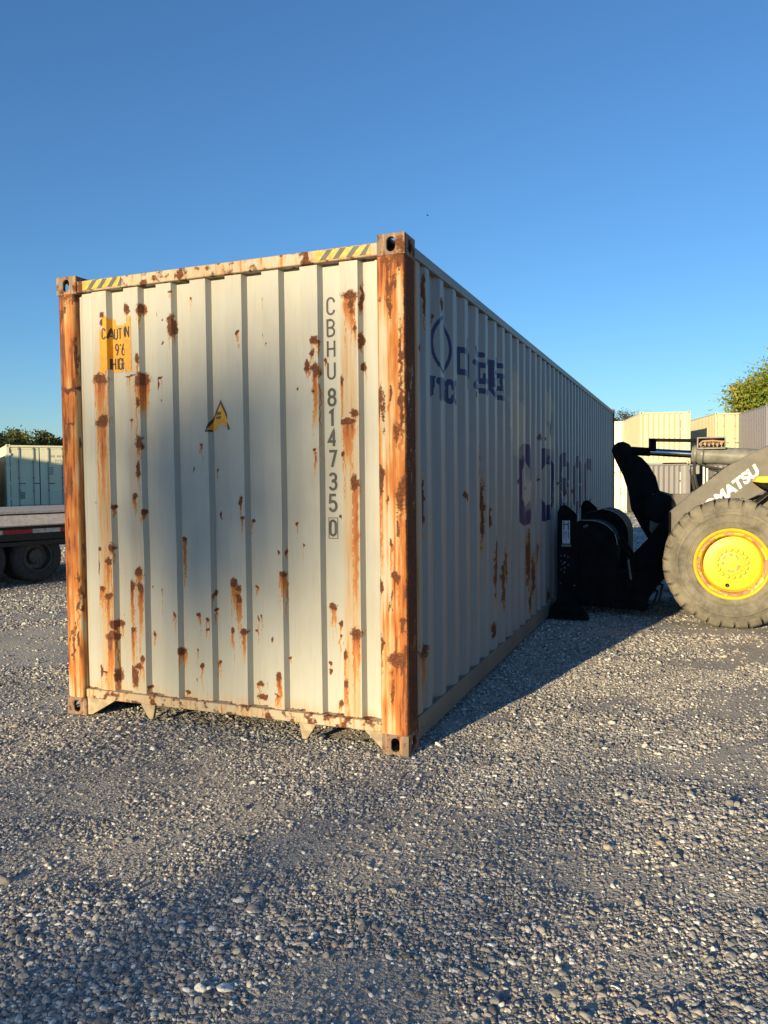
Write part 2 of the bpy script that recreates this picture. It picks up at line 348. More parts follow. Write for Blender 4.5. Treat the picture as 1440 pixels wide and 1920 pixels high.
# ------------------------------------------------------------------ stroke lettering
def arc(cx, cy, rx, ry, a0, a1, n=10): return [(cx+rx*math.cos(R(a0+(a1-a0)*k/n)), cy+ry*math.sin(R(a0+(a1-a0)*k/n))) for k in range(n+1)]
GL = {}
def _gl():
    w = .5; r = .25
    GL['C'] = [[(w, .72)]+arc(r, .75, r, .25, 0, 180)[1:]+arc(r, .25, r, .25, 180, 360)]
    GL['B'] = [[(0, 0), (0, 1), (.22, 1)]+arc(.22, .76, .25, .24, 90, -90)+[(0, .52)], [(.22, .52)]+arc(.22, .26, .28, .26, 90, -90)+[(0, 0)]]
    GL['H'] = [[(0, 0), (0, 1)], [(w, 0), (w, 1)], [(0, .5), (w, .5)]]
    GL['U'] = [[(0, 1)]+arc(r, .25, r, .25, 180, 360)+[(w, 1)]]
    GL['8'] = [arc(.25, .76, .22, .24, -90, 270, 20), arc(.25, .27, .25, .27, -90, 270, 20)]
    GL['1'] = [[(.05, .8), (.27, 1), (.27, 0)]]
    GL['4'] = [[(.36, 0), (.36, 1), (0, .3), (.5, .3)]]
    GL['7'] = [[(0, 1), (w, 1), (.2, 0)]]
    GL['3'] = [arc(.25, .76, .23, .24, 160, -90)+[(.15, .52)], [(.25, .52)]+arc(.25, .27, .25, .27, 90, -160)]
    GL['5'] = [[(.46, 1), (.05, 1), (.02, .55)]+arc(.24, .3, .26, .3, 110, -160)]
    GL['0'] = [[(0, .25), (0, .75)]+arc(r, .75, r, .25, 180, 0)+arc(r, .25, r, .25, 0, -180)+[(0, .25)]]
    GL['O'] = GL['0']
    GL['9'] = [arc(.25, .72, .24, .28, 0, 360, 20), [(.49, .72), (.45, .5), (.2, 0)]]
    GL['6'] = [arc(.25, .28, .24, .28, 0, 360, 20), [(.01, .28), (.05, .5), (.3, 1)]]
    GL['A'] = [[(0, 0), (.25, 1), (.5, 0)], [(.08, .3), (.42, .3)]]
    GL['T'] = [[(0, 1), (.5, 1)], [(.25, 1), (.25, 0)]]
    GL['N'] = [[(0, 0), (0, 1), (.5, 0), (.5, 1)]]
    GL['I'] = [[(.25, 0), (.25, 1)]]
    GL['G'] = [[(w, .75)]+arc(r, .75, r, .25, 0, 180)[1:]+arc(r, .25, r, .25, 180, 360)+[(w, .48), (.3, .48)]]
    GL["'"] = [[(.25, 1), (.22, .82)]]
    GL['K'] = [[(0, 0), (0, 1)], [(.5, 1), (0, .45)], [(.14, .58), (.5, 0)]]
    GL['M'] = [[(0, 0), (0, 1), (.32, .3), (.64, 1), (.64, 0)]]
    GL['S'] = [arc(.25, .75, .25, .25, 20, 180, 8)+arc(.25, .75, .25, .25, 180, 270, 4)[1:]+arc(.25, .25, .25, .25, 90, 0, 4)[0:]+arc(.25, .25, .25, .25, 0, -160, 8)[1:]]
    GL['P'] = [[(0, 0), (0, 1), (.25, 1)]+arc(.25, .74, .25, .26, 90, -90)+[(0, .48)]]
    GL['E'] = [[(.5, 1), (0, 1), (0, 0), (.5, 0)], [(0, .52), (.4, .52)]]
    GL['R'] = GL['P']+[[(.25, .48), (.5, 0)]]
    GL['V'] = [[(0, 1), (.25, 0), (.5, 1)]]
    GL['Y'] = [[(0, 1), (.25, .5), (.5, 1)], [(.25, .5), (.25, 0)]]
_gl()
def strokes(text, x, y, h, wf=1.0, gap=.22, vertical=False, pitch=None, slant=0.0):
    out = []; cx = x; cy = y
    for ch in text:
        if ch == ' ': cx += .5*h; continue
        g = GL[ch]; w = max(p[0] for s in g for p in s)
        for s in g: out.append([(cx+p[0]*h*wf+p[1]*h*slant, cy+p[1]*h) for p in s])
        if vertical: cy -= pitch
        else: cx += (w*wf+gap)*h if ch != "'" else .3*h
    return out
def ribbons(mb, lines, wd, fn, step=.012):
    """flat ribbons along the strokes, laid on a surface by fn(u, v) -> (x, y, z)"""
    for ln in lines:
        ln = densify(ln, step); n = len(ln)
        if n < 2: continue
        ext = wd*.5; L_ = []; Rr = []
        for i, p in enumerate(ln):
            a = ln[max(i-1, 0)]; b = ln[min(i+1, n-1)]; tx, ty = b[0]-a[0], b[1]-a[1]; d = math.hypot(tx, ty) or 1; tx /= d; ty /= d
            if 0 < i < n-1:
                p0 = (p[0]-ln[i-1][0], p[1]-ln[i-1][1]); p1 = (ln[i+1][0]-p[0], ln[i+1][1]-p[1]); q = math.hypot(*p0)*math.hypot(*p1) or 1
                cs = max(-1, min(1, (p0[0]*p1[0]+p0[1]*p1[1])/q)); k = min(2.0, 1/max(.3, math.cos(math.acos(cs)/2)))
            else: k = 1
            e = ext*k; L_.append((p[0]-ty*e, p[1]+tx*e)); Rr.append((p[0]+ty*e, p[1]-tx*e))
        base = len(mb.v)
        for l_, r_ in zip(L_, Rr): mb.v.append(fn(*l_)); mb.v.append(fn(*r_))
        for i in range(n-1): mb.f.append((base+2*i, base+2*i+1, base+2*i+3, base+2*i+2)); mb.mi.append(mb.cur)
def seg_mask(U, V, lines, wd, soft=.012):
    out = np.zeros(U.shape)
    for ln in lines:
        for a, b in zip(ln[:-1], ln[1:]):
            u0, u1 = min(a[0], b[0])-wd, max(a[0], b[0])+wd; v0, v1 = min(a[1], b[1])-wd, max(a[1], b[1])+wd
            m = (U > u0) & (U < u1) & (V > v0) & (V < v1)
            if not m.any(): continue
            du, dv = b[0]-a[0], b[1]-a[1]; q = du*du+dv*dv or 1e-9; uu = U[m]-a[0]; vv = V[m]-a[1]
            t_ = np.clip((uu*du+vv*dv)/q, 0, 1); d = np.hypot(uu-t_*du, vv-t_*dv)
            out[m] = np.maximum(out[m], np.clip(.5+(wd/2-d)/soft, 0, 1))
    return out
def poly_mask(U, V, poly):
    ins = np.zeros(U.shape, bool); n = len(poly)
    for i in range(n):
        (x0, y0), (x1, y1) = poly[i], poly[(i+1) % n]
        c_ = ((y0 > V) != (y1 > V)) & (U < (x1-x0)*(V-y0)/((y1-y0) or 1e-9)+x0); ins ^= c_
    return ins.astype(float)

# ------------------------------------------------------------------ wear fields
RUST_FRONT=[(-2.094,2.635,0.0216,0.02,0),(-2.1,2.584,0.0173,0.02,0),(-1.897,2.652,0.0251,0.04,0),(-1.793,2.642,0.033,0.043,0.03),(-1.672,2.575,0.0061,0.073,0),(-1.56,2.523,0.0279,0.085,0.07),(-1.41,2.686,0.0117,0.01,0),(-1.623,2.555,0.0081,0.007,0),(-1.623,2.425,0.0081,0.01,0),(-1.567,2.724,0.012,0.007,0),(-2.12,2.221,0.0736,0.041,0.28),(-2.111,1.958,0.0564,0.045,0.52),(-1.884,2.228,0.0586,0.007,0),(-1.797,2.2,0.0537,0.054,0.2),(-1.822,2.336,0.0166,0.034,0.1),(-1.826,2.056,0.0167,0.034,0.03),(-1.825,1.802,0.025,0.054,0.07),(-1.83,1.631,0.0209,0.055,0.07),(-1.875,1.949,0.0168,0.014,0),(-1.653,2.202,0.0243,0.007,0),(-1.662,2.159,0.0081,0.033,0.03),(-1.353,1.773,0.0156,0.01,0.03),(-1.411,1.626,0.0079,0.02,0),(-1.641,2.058,0.0081,0.013,0),(-1.08,2.439,0.0074,0.019,0.05),(-0.911,2.623,0.0108,0.019,0.06),(-0.915,2.417,0.0072,0.019,0.02),(-0.89,2.368,0.0072,0.009,0.03),(-1.072,2.445,0.0074,0.01,0.05),(-0.57,2.351,0.0308,0.027,0.03),(-0.589,2.285,0.0206,0.028,0),(-0.617,2.217,0.0207,0.043,0),(-0.566,2.186,0.0308,0.043,0.28),(-0.514,2.244,0.0136,0.021,0),(-0.348,2.598,0.0623,0.027,0.18),(-0.333,2.543,0.023,0.036,0.03),(-0.333,2.504,0.0197,0.015,0.07),(-0.318,2.413,0.0131,0.015,0.03),(-0.286,2.345,0.0163,0.06,0),(-0.271,2.195,0.0163,0.024,0),(-0.283,2.568,0.0098,0.101,0),(-0.401,2.118,0.0167,0.03,0.21),(-0.578,2.058,0.0103,0.009,0),(-0.58,1.722,0.0138,0.009,0.03),(-0.32,1.937,0.0296,0.027,0.03),(-0.357,1.887,0.0562,0.018,0.27),(-0.393,1.703,0.0134,0.015,0.03),(-0.319,1.534,0.033,0.039,0.77),(-0.7,2.082,0.007,0.009,0),(-1.86,1.457,0.0252,0.024,0.09),(-1.808,1.362,0.0167,0.021,0.05),(-2.05,1.392,0.0173,0.021,0),(-2.189,1.412,0.0088,0.007,0),(-2.067,1.126,0.0261,0.032,0.05),(-2.159,1.11,0.0176,0.021,0),(-2.095,1.038,0.0349,0.025,0.21),(-2.149,0.86,0.0309,0.021,0.11),(-2.098,0.809,0.035,0.028,0.21),(-2.176,1.004,0.0089,0.071,0),(-2.06,0.621,0.0392,0.035,0.04),(-2.084,0.542,0.0481,0.046,0.39),(-2.017,0.617,0.0217,0.028,0.07),(-1.848,0.973,0.0421,0.035,0.07),(-1.906,0.874,0.0298,0.042,0.24),(-1.838,0.876,0.0337,0.042,0.31),(-1.906,0.595,0.0341,0.028,0.21),(-1.834,0.405,0.0211,0.024,0.1),(-1.866,0.354,0.0382,0.021,0),(-1.897,0.281,0.0384,0.077,0),(-2.171,0.301,0.0178,0.043,0.04),(-2.136,0.293,0.0265,0.007,0),(-2.044,0.28,0.0262,0.057,0),(-1.518,1.182,0.02,0.02,0.2),(-1.687,1.074,0.0082,0.01,0.03),(-1.693,0.862,0.0124,0.014,0.09),(-1.578,0.718,0.0122,0.014,0.03),(-1.393,0.724,0.0197,0.017,0.05),(-1.331,0.698,0.0157,0.013,0.02),(-1.332,0.641,0.0157,0.01,0),(-1.535,0.476,0.0243,0.031,0.07),(-1.292,0.859,0.0117,0.027,0),(-1.279,0.76,0.0155,0.013,0.02),(-1.274,0.428,0.0156,0.02,0.03),(-1.377,0.403,0.0158,0.02,0.05),(-1.41,0.495,0.0079,0.01,0.02),(-1.439,0.297,0.008,0.01,0),(-1.767,0.569,0.0126,0.028,0),(-1.767,0.866,0.0084,0.014,0),(-1.509,0.222,0.0202,0.014,0),(-1.177,1.035,0.0114,0.016,0.03),(-1.137,0.932,0.0303,0.033,0.13),(-1.104,0.891,0.0226,0.026,0.07),(-1.105,0.838,0.0226,0.026,0.13),(-1.155,0.635,0.0152,0.026,0.1),(-1.181,0.302,0.0077,0.017,0.02),(-1.072,1.327,0.0187,0.016,0.08),(-1.017,1.315,0.0148,0.016,0.02),(-1.081,1.437,0.015,0.032,0.03),(-0.72,1.299,0.0142,0.013,0),(-0.919,1.201,0.0073,0.01,0),(-0.655,1.177,0.0105,0.016,0.02),(-0.8,0.999,0.0216,0.019,0.13),(-0.787,1.127,0.0072,0.022,0),(-0.823,1.126,0.0108,0.01,0),(-1.101,0.825,0.0189,0.023,0.16),(-1.071,0.631,0.0226,0.026,0.16),(-1.004,0.632,0.0112,0.013,0),(-1.002,0.914,0.0111,0.01,0),(-0.872,0.595,0.0073,0.019,0.04),(-0.483,0.811,0.0308,0.028,0.11),(-0.44,0.714,0.017,0.019,0.04),(-0.445,0.636,0.0102,0.012,0.03),(-0.326,0.678,0.0433,0.043,0.31),(-0.428,1.339,0.0101,0.012,0.01),(-0.408,0.61,0.0068,0.019,0),(-0.398,0.543,0.0169,0.037,0.16),(-0.397,0.378,0.0203,0.028,0.16),(-0.509,0.478,0.0103,0.016,0.02),(-0.509,0.431,0.0103,0.016,0),(-0.443,0.248,0.0171,0.019,0.03),(-0.828,0.382,0.0254,0.029,0.16),(-0.667,0.411,0.0071,0.019,0.13),(-0.984,0.307,0.026,0.02,0),(-0.928,0.325,0.0111,0.01,0),(-0.963,0.23,0.0445,0.023,0),(-0.849,0.267,0.0219,0.006,0),(-0.769,0.483,0.0108,0.013,0.03),(-1.243,1.336,0.0077,0.026,0),(-1.26,1.623,0.0077,0.013,0),(-1.789,0.221,0.0168,0.014,0),(-0.991,0.717,0.0074,0.023,0),(-0.965,0.718,0.0074,0.023,0)]
RUST_SIDE=[(0.315,0.528,0.0596,0.038,0.32),(1.265,1.422,0.0559,0.03,0.03),(2.131,0.85,0.074,0.259,0.39),(2.415,0.684,0.0804,0.27,0.27),(1.775,1.296,0.0412,0.285,0.33),(3.521,0.754,0.0806,0.313,0.16),(3.795,0.565,0.0573,0.27,0.11),(4.031,0.814,0.091,0.111,0.28),(4.639,0.245,0.0695,0.083,0.06),(0.296,2.32,0.0386,0.025,0),(0.381,2.614,0.0299,0.188,0.19),(0.352,1.419,0.0298,0.19,0.25),(0.718,2.651,0.0455,0.04,0),(1.734,1.701,0.0405,0.161,0.24),(4.132,1.973,0.1239,0.022,0),(4.79,2.081,0.1433,0.071,0),(4.449,1.976,0.0995,0.017,0),(3.032,1.525,0.0948,0.029,0),(2,1.581,0.0352,0.013,0),(2.294,0.455,0.0387,0.089,0.04),(1.555,2.165,0.0305,0.012,0),(1.074,1.903,0.026,0.011,0),(4.008,1.53,0.1823,0.022,0),(5.388,1.493,0.2884,0.019,0),(6.501,1.379,0.2529,0.035,0),(3.322,1.458,0.0764,0.015,0),(2.104,0.334,0.0551,0.069,0),(3.571,0.329,0.0818,0.158,0.05),(0.616,2.532,0.0109,0.066,0),(1.066,0.268,0.0394,0.037,0.04),(1.336,0.013,0.0873,0.012,0),(5.805,1.358,0.1768,0.026,0),(1.043,2.823,0.0383,0.018,0),(1.788,2.909,0.0491,0.02,0),(2.047,1.242,0.0268,0.085,0.04),(2.622,0.798,0.0317,0.185,0.05)]

def wear(U, V, blobs, streakw=1.1, wob=.006, sc=.80, runs=False):
    rust = np.zeros(U.shape); st = np.zeros(U.shape)
    Uw = U+wob*(fbm(U*22, V*30, 3)-.5)*4; Vw = V+wob*1.5*(fbm(U*30+50, V*22, 3)-.5)*4
    thin = []
    rt = random.Random(5)
    if runs:
        for (s0, z0, rs, rz, drip) in blobs:
            if rs > .011 and rz < .12:
                for _ in range(2 if rs < .02 else 3): thin.append((s0+rt.uniform(-.8, .8)*rs, z0-rz*.3, .0048, .008, (drip+.06)*rt.uniform(.6, 1.7)))
            elif rt.random() < .5: thin.append((s0+rt.uniform(-.3, .3)*rs, z0, .0042, .006, rt.uniform(.03, .14)))
    for (s0, z0, rs, rz, drip) in list(blobs)+thin:
        rs *= sc; rz *= sc; drip *= 1.25
        m = (np.abs(U-s0) < rs*2.2+.02) & (V < z0+rz*2.2+.02) & (V > z0-rz*2.2-drip-.03)
        if not m.any(): continue
        u = Uw[m]-s0; v = Vw[m]-z0; d = np.sqrt((u/rs)**2+(v/rz)**2)
        rust[m] = np.maximum(rust[m], np.clip(1.06-.52*d, 0, 1)*(1 if rz < .09 else .86))
        st[m] = np.maximum(st[m], np.clip(1.0-.62*d, 0, 1)*.8)
        if drip > 0:
            w = rs*streakw; q = np.clip(-(v)/drip, 0, 1); on = (v < rz*.5)
            prof = np.clip(1-np.abs(u/(w*(1-.35*q)))**2.2, 0, 1)
            st[m] = np.maximum(st[m], on*prof*(1-q)**.5*(v > -drip)*1.0)
    return rust, st

# ------------------------------------------------------------------ the big container
W, LN, H = 2.438, 12.192, 2.896
box = empty('shipping_container', (0, 0, 0))
tag(box, 'long grey container streaked with rust, standing on gravel with its end towards the camera', 'container')
# front end panel: profile (x, y) from left to right; y is the depth behind the corner fittings
YR, YT = .030, .069
prof = [(-2.322, .055), (-2.285, .055), (-2.262, YR+.012), (-2.205, YR+.012)]
for k in range(8):
    x1 = -2.058+.2519*k; x0 = x1-.112
    prof += [(x0-.018, YT if k else YR+.013), (x0, YR), (x1, YR), (x1+.018, YT)]
prof += [(-.259, YT-.002), (-.205, YT-.002), (-.201, YT-.012), (-.13, YT-.012)]
_px = np.array([p[0] for p in prof]); _py = np.array([p[1] for p in prof])
def dent(x, z): return .010*(fbm(x*2.3, z*1.9, 3)-.5)
def front_y(x, z=None): return float(np.interp(x, _px, _py))+(0 if z is None else float(dent(x, z)))
pd = densify(prof, .0065); px_ = np.array([p[0] for p in pd]); py_ = np.array([p[1] for p in pd])
zz = np.linspace(.165, 2.800, 390)
X = np.repeat(px_[:, None], len(zz), 1); Y = np.repeat(py_[:, None], len(zz), 1); Z = np.repeat(zz[None, :], len(px_), 0)
Y = Y+dent(X, Z)
rust, st = wear(X, Z, RUST_FRONT, runs=True)
# ridges 1, 2 and 8 carry long pale-orange runs, the sill line is chipped all along
for (xa, xb, amt) in ((-2.17, -2.05, .46), (-1.915, -1.805, .26), (-.41, -.295, .42), (-.26, -.235, .15)):
    band = sstep(xa-.01, xa+.02, X)*(1-sstep(xb-.02, xb+.01, X)); st = np.maximum(st, band*amt*(.35+1.1*fbm(X*38, Z*1.1, 3))*(1-sstep(2.2, 2.7, Z)*.6))
st = np.maximum(st, (1-sstep(.18, .30, Z))*.5*fbm(X*25, Z*2+3, 3)); rust = np.maximum(rust, (1-sstep(.17, .20, Z))*.95*(fbm(X*12, Z*12, 3) > .5))
st = np.maximum(st, (1-sstep(-2.295, -2.26, X))*.45*fbm(X*30, Z*3, 2))
grid_mesh('end_panel', X, Y, Z, M['panel'], box, {'rust': rust, 'streak': st}, smooth=30)
# lettering on the end
mb = MB(); fy = lambda u, v: (u, front_y(u, v)-.0025, v)
for ch, zc in zip('CBHU', (2.550, 2.425, 2.306, 2.181)): ribbons(mb, strokes(ch, -.502, zc-.046, .092, .94), .0115, fy)
for ch, zc in zip('814735', (2.028, 1.909, 1.792, 1.672, 1.542, 1.418)): ribbons(mb, strokes(ch, -.500, zc-.046, .092, .92), .016, fy)
ribbons(mb, strokes('0', -.4985, 1.230, .085, .84), .015, fy)
ribbons(mb, [[(-.507, 1.212), (-.450, 1.212), (-.450, 1.331), (-.507, 1.331), (-.507, 1.212)]], .004, fy)
mb.build('lettering', M['ink_dark'], box, smooth=0)
# caution sticker over two ridges, torn
def conform(name, poly_fn, x0, x1, z0, z1, m, off=.002, step=.007, lo=None):
    xs = sorted(set(list(np.arange(x0, x1, step))+[x1]+[float(q) for q in _px if x0 < q < x1])); zs = np.arange(z0, z1+step, step)
    mb = MB(); idx = {}
    def vid(i, j):
        if (i, j) not in idx: idx[(i, j)] = len(mb.v); mb.v.append((xs[i], front_y(xs[i], float(zs[j]))-off, float(zs[j])))
        return idx[(i, j)]
    for i in range(len(xs)-1):
        for j in range(len(zs)-1):
            if poly_fn((xs[i]+xs[i+1])/2, (zs[j]+zs[j+1])/2): mb.f.append((vid(i, j), vid(i+1, j), vid(i+1, j+1), vid(i, j+1))); mb.mi.append(0)
    return mb.build(name, m, box, smooth=0)
def torn(x, z):
    j = .012*(vnoise(x*70, z*70)-.5)*2
    if x < -2.088: top = 2.535
    elif x < -2.016: top = 2.60-(x+2.026)*.3
    elif x < -1.90: top = 2.56
    else: top = 2.60
    bot = 2.255 if (x < -2.046 or x > -1.916) else 2.262
    return (z < top+j) and (z > bot+j) and not ((x+2.056)**2/.0003+(z-2.26)**2/.0004 < 1) and not ((x+1.941)**2/.0005+(z-2.27)**2/.0011 < 1)
stk = conform('caution_sticker', torn, -2.116, -1.866, 2.24, 2.62, M['yellow_film'])
mb = MB(); f2 = lambda u, v: (u, front_y(u, v)-.004, v)
ribbons(mb, strokes('CA', -2.092, 2.475, .066, .73, .18), .0085, f2, .006)
ribbons(mb, strokes('UTION', -2.026, 2.475, .066, .73, .14), .0085, f2, .006)
ribbons(mb, strokes("9'6", -2.020, 2.370, .072, .66, .08), .009, f2, .006)
ribbons(mb, strokes('HIGH', -2.046, 2.280, .070, .66, .12), .0085, f2, .006)
o = mb.build('caution_lettering', M['ink'], box, smooth=0); o.parent = stk
# warning triangle, torn at the bottom: black border, yellow field, two lines of small print
def tri(x, z, g):
    hw = .093*(2.052-g*1.6-z)/.195; ok = z > 1.855+g*.9 and z < 2.045-g and abs(x+1.231) < hw+.0-g*.45
    if x > -1.256: ok = ok and (z > 1.905-.35*(x+1.256) or (x > -1.178 and z > 1.862))
    if g == 0 and x > -1.286 and z < 1.905: ok = ok and x > -1.184
    return ok
wt = conform('warning_sticker', lambda x, z: tri(x, z, 0), -1.335, -1.125, 1.85, 2.06, M['black_film'], .002, .004)
o = conform('warning_field', lambda x, z: tri(x, z, .011), -1.335, -1.125, 1.85, 2.06, M['yellow_film'], .0035, .004); o.parent = wt
mb = MB(); f3 = lambda u, v: (u, front_y(u, v)-.0045, v)
ribbons(mb, strokes('SUPER', -1.262, 1.957, .017, .6, .12), .003, f3, .006); ribbons(mb, strokes('HEAVY', -1.262, 1.932, .017, .6, .12), .003, f3, .006)
o = mb.build('warning_print', M['ink'], box, smooth=0); o.parent = wt

# right side panel with the faded blue logo
XR, XT = -.012, -.048
sprof = [(.10, XR-.022), (.20, XR-.022), (.235, XR-.004), (.30, XR-.004), (.3225, XT)]
s = .3225
while s < 11.8:
    sprof += [(s+.0, XT), (s+.068, XR), (s+.143, XR), (s+.211, XT)]; s += .286
sprof += [(12.05, XT)]; sprof = [sprof[0]]+[b for a, b in zip(sprof[:-1], sprof[1:]) if abs(a[0]-b[0]) > 1e-6]
# keep breakpoints, refine near the camera
sd_ = []
for a, b in zip(sprof[:-1], sprof[1:]):
    stp = .011 if a[0] < 3 else .022; n = max(1, int(math.ceil((b[0]-a[0])/stp)))
    for k in range(n): sd_.append((a[0]+(b[0]-a[0])*k/n, a[1]+(b[1]-a[1])*k/n))
sd_.append(sprof[-1])
sy_ = np.array([p[0] for p in sd_]); sx_ = np.array([p[1] for p in sd_]); zz = np.linspace(.170, 2.822, 222)
Y = np.repeat(sy_[:, None], len(zz), 1); X = np.repeat(sx_[:, None], len(zz), 1); Z = np.repeat(zz[None, :], len(sy_), 0)
X = X+.010*(fbm(Y*1.3, Z*1.6, 3)-.5)
rust, st = wear(Y, Z, [(a, b, c*(1.5 if i == 0 else .66), d, e) for i, (a, b, c, d, e) in enumerate(RUST_SIDE)], wob=.012, sc=.9)
st = np.maximum(st, (1-sstep(.2, .34, Y))*.75*fbm(Y*20, Z*2, 3)+(1-sstep(.3, .6, Y))*.1)
lw = .17; paint = np.zeros(Y.shape)
def octa(s0, w, z0, z1, kind):
    a = .13; x0, x1 = s0+lw/2, s0+w-lw/2; b, t_ = z0+lw/2, z1-lw/2; c = (x0+x1)/2
    if kind == 'C': return [[(x1, t_-.22), (x1, t_-a), (x1-a, t_), (x0+a, t_), (x0, t_-a), (x0, b+a), (x0+a, b), (x1-a, b), (x1, b+a), (x1, b+.22)]]
    if kind == 'O': return [[(x0, t_-a), (x0+a, t_), (x1-a, t_), (x1, t_-a), (x1, b+a), (x1-a, b), (x0+a, b), (x0, b+a), (x0, t_-a)]]
    m = (b+t_)/2
    return [[(x1, t_-.18), (x1, t_-a), (x1-a, t_), (x0+a, t_), (x0, t_-a), (x0, m+.06), (x0+a, m), (x1-a, m), (x1, m-.06), (x1, b+a), (x1-a, b), (x0+a, b), (x0, b+a), (x0, b+.18)]]
for k, (ch, s0, w) in enumerate((('C', 3.06, .66), ('O', 4.16, .82), ('S', 5.36, .80), ('C', 6.62, .72), ('O', 7.70, .92))):
    paint = np.maximum(paint, seg_mask(Y, Z, octa(s0, w, 1.10-.015*k, 1.88-.01*k, ch), lw, .03))
# emblem: a ring over a wedge of small letters, then four characters
paint = np.maximum(paint, seg_mask(Y, Z, [arc(.775, 2.40, .165, .175, 0, 360, 36)], .026, .014))
paint = np.maximum(paint, poly_mask(Y, Z, [(.475, 2.20), (.64, 2.19), (.62, 2.07), (.575, 2.06)]))
paint = np.maximum(paint, seg_mask(Y, Z, [[(.69, 2.17), (.69, 2.06)], [(.74, 2.15), (.74, 2.07)], [(.665, 2.165), (.76, 2.165)]], .045, .014))
paint = np.maximum(paint, seg_mask(Y, Z, strokes('SCO', .82, 2.06, .13, .9, .18), .036, .014)); paint = np.maximum(paint, seg_mask(Y, Z, [[(.80, 2.24), (.80, 2.10)]], .022, .012))
HAN = {'zhong': [[(.05, .75), (.95, .75), (.95, .28), (.05, .28), (.05, .75)], [(.5, 1), (.5, 0)]],
       'yuan': [[(.1, .95), (.22, .8)], [(.02, .62), (.2, .62), (.2, .25), (.05, .12)], [(.05, .08), (1, .05)], [(.42, .9), (.92, .9)], [(.34, .66), (1, .66)], [(.55, .66), (.5, .35), (.36, .22)], [(.76, .66), (.76, .28), (.98, .28), (.98, .42)]],
       'ji': [[(.3, 1), (.12, .75)], [(.25, .82), (.25, .42)], [(.25, .84), (.9, .84)], [(.25, .70), (.85, .70)], [(.25, .57), (.85, .57)], [(.25, .43), (.95, .43)], [(.57, .95), (.57, 0)], [(.03, .3), (.97, .3)], [(.5, .28), (.08, .02)], [(.62, .28), (.97, .02)]],
       'yun': [[(.1, .95), (.22, .8)], [(.02, .62), (.2, .62), (.2, .25), (.05, .12)], [(.05, .08), (1, .05)], [(.42, .88), (.92, .88)], [(.34, .62), (1, .62)], [(.62, .62), (.42, .28), (.9, .30)], [(.78, .48), (.95, .2)]]}
for k, (ch, s0) in enumerate((('zhong', 1.17), ('yuan', 1.52), ('ji', 1.84), ('yun', 2.14))):
    w = .30; paint = np.maximum(paint, seg_mask(Y, Z, [[(s0+w*p[0], 2.20+.32*p[1]) for p in l_] for l_ in HAN[ch]], .042, .014))
paint = np.maximum(paint, seg_mask(Y, Z, [[(2.50, 2.53), (2.50, 2.22)]], .035, .014))
def blob(y0, z0, ry, rz): return np.clip(1.2-np.sqrt(((Y-y0)/ry)**2+((Z-z0)/rz)**2)*.8, 0, 1)
patch = np.maximum.reduce([blob(2.95, 2.15, .28, .42), blob(3.2, 2.0, .22, .3), blob(4.75, 2.35, .25, .2), blob(4.7, 1.95, .3, .2), blob(5.1, 1.35, .18, .25)*.9, blob(6.1, 1.2, .35, .3)*.9, blob(3.5, 1.4, .2, .2)*.8])
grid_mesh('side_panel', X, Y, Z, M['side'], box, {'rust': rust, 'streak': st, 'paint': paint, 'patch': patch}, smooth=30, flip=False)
# left side, rear end and roof: same corrugation, plainly meshed
def plain_sheet(name, pts, z0, z1, fn, m):
    zs = np.array([z0, z1]); A = np.array([p[0] for p in pts])[:, None].repeat(2, 1); D = np.array([p[1] for p in pts])[:, None].repeat(2, 1); Zz = zs[None, :].repeat(len(pts), 0)
    x_, y_, z_ = fn(A, D, Zz); return grid_mesh(name, x_, y_, z_, m, box)
M['plain'] = weathered('grey container paint plain', (.50, .51, .50), attrs=False, specks=.6, gen=.1)
plain_sheet('side_panel', sprof, .17, 2.822, lambda a, d, z: (-W-d, a, z), M['plain'])
plain_sheet('rear_panel', prof, .165, 2.8, lambda a, d, z: (a, LN-d, z), M['plain'])
rp = [(.12, 2.846)]; s = .2
while s < 11.9: rp += [(s, 2.846), (s+.03, 2.866), (s+.12, 2.866), (s+.15, 2.846)]; s += .209
rp += [(12.08, 2.846)]
plain_sheet('roof_panel', rp, -2.38, -.058, lambda a, d, z: (z, a, d), M['plain'])
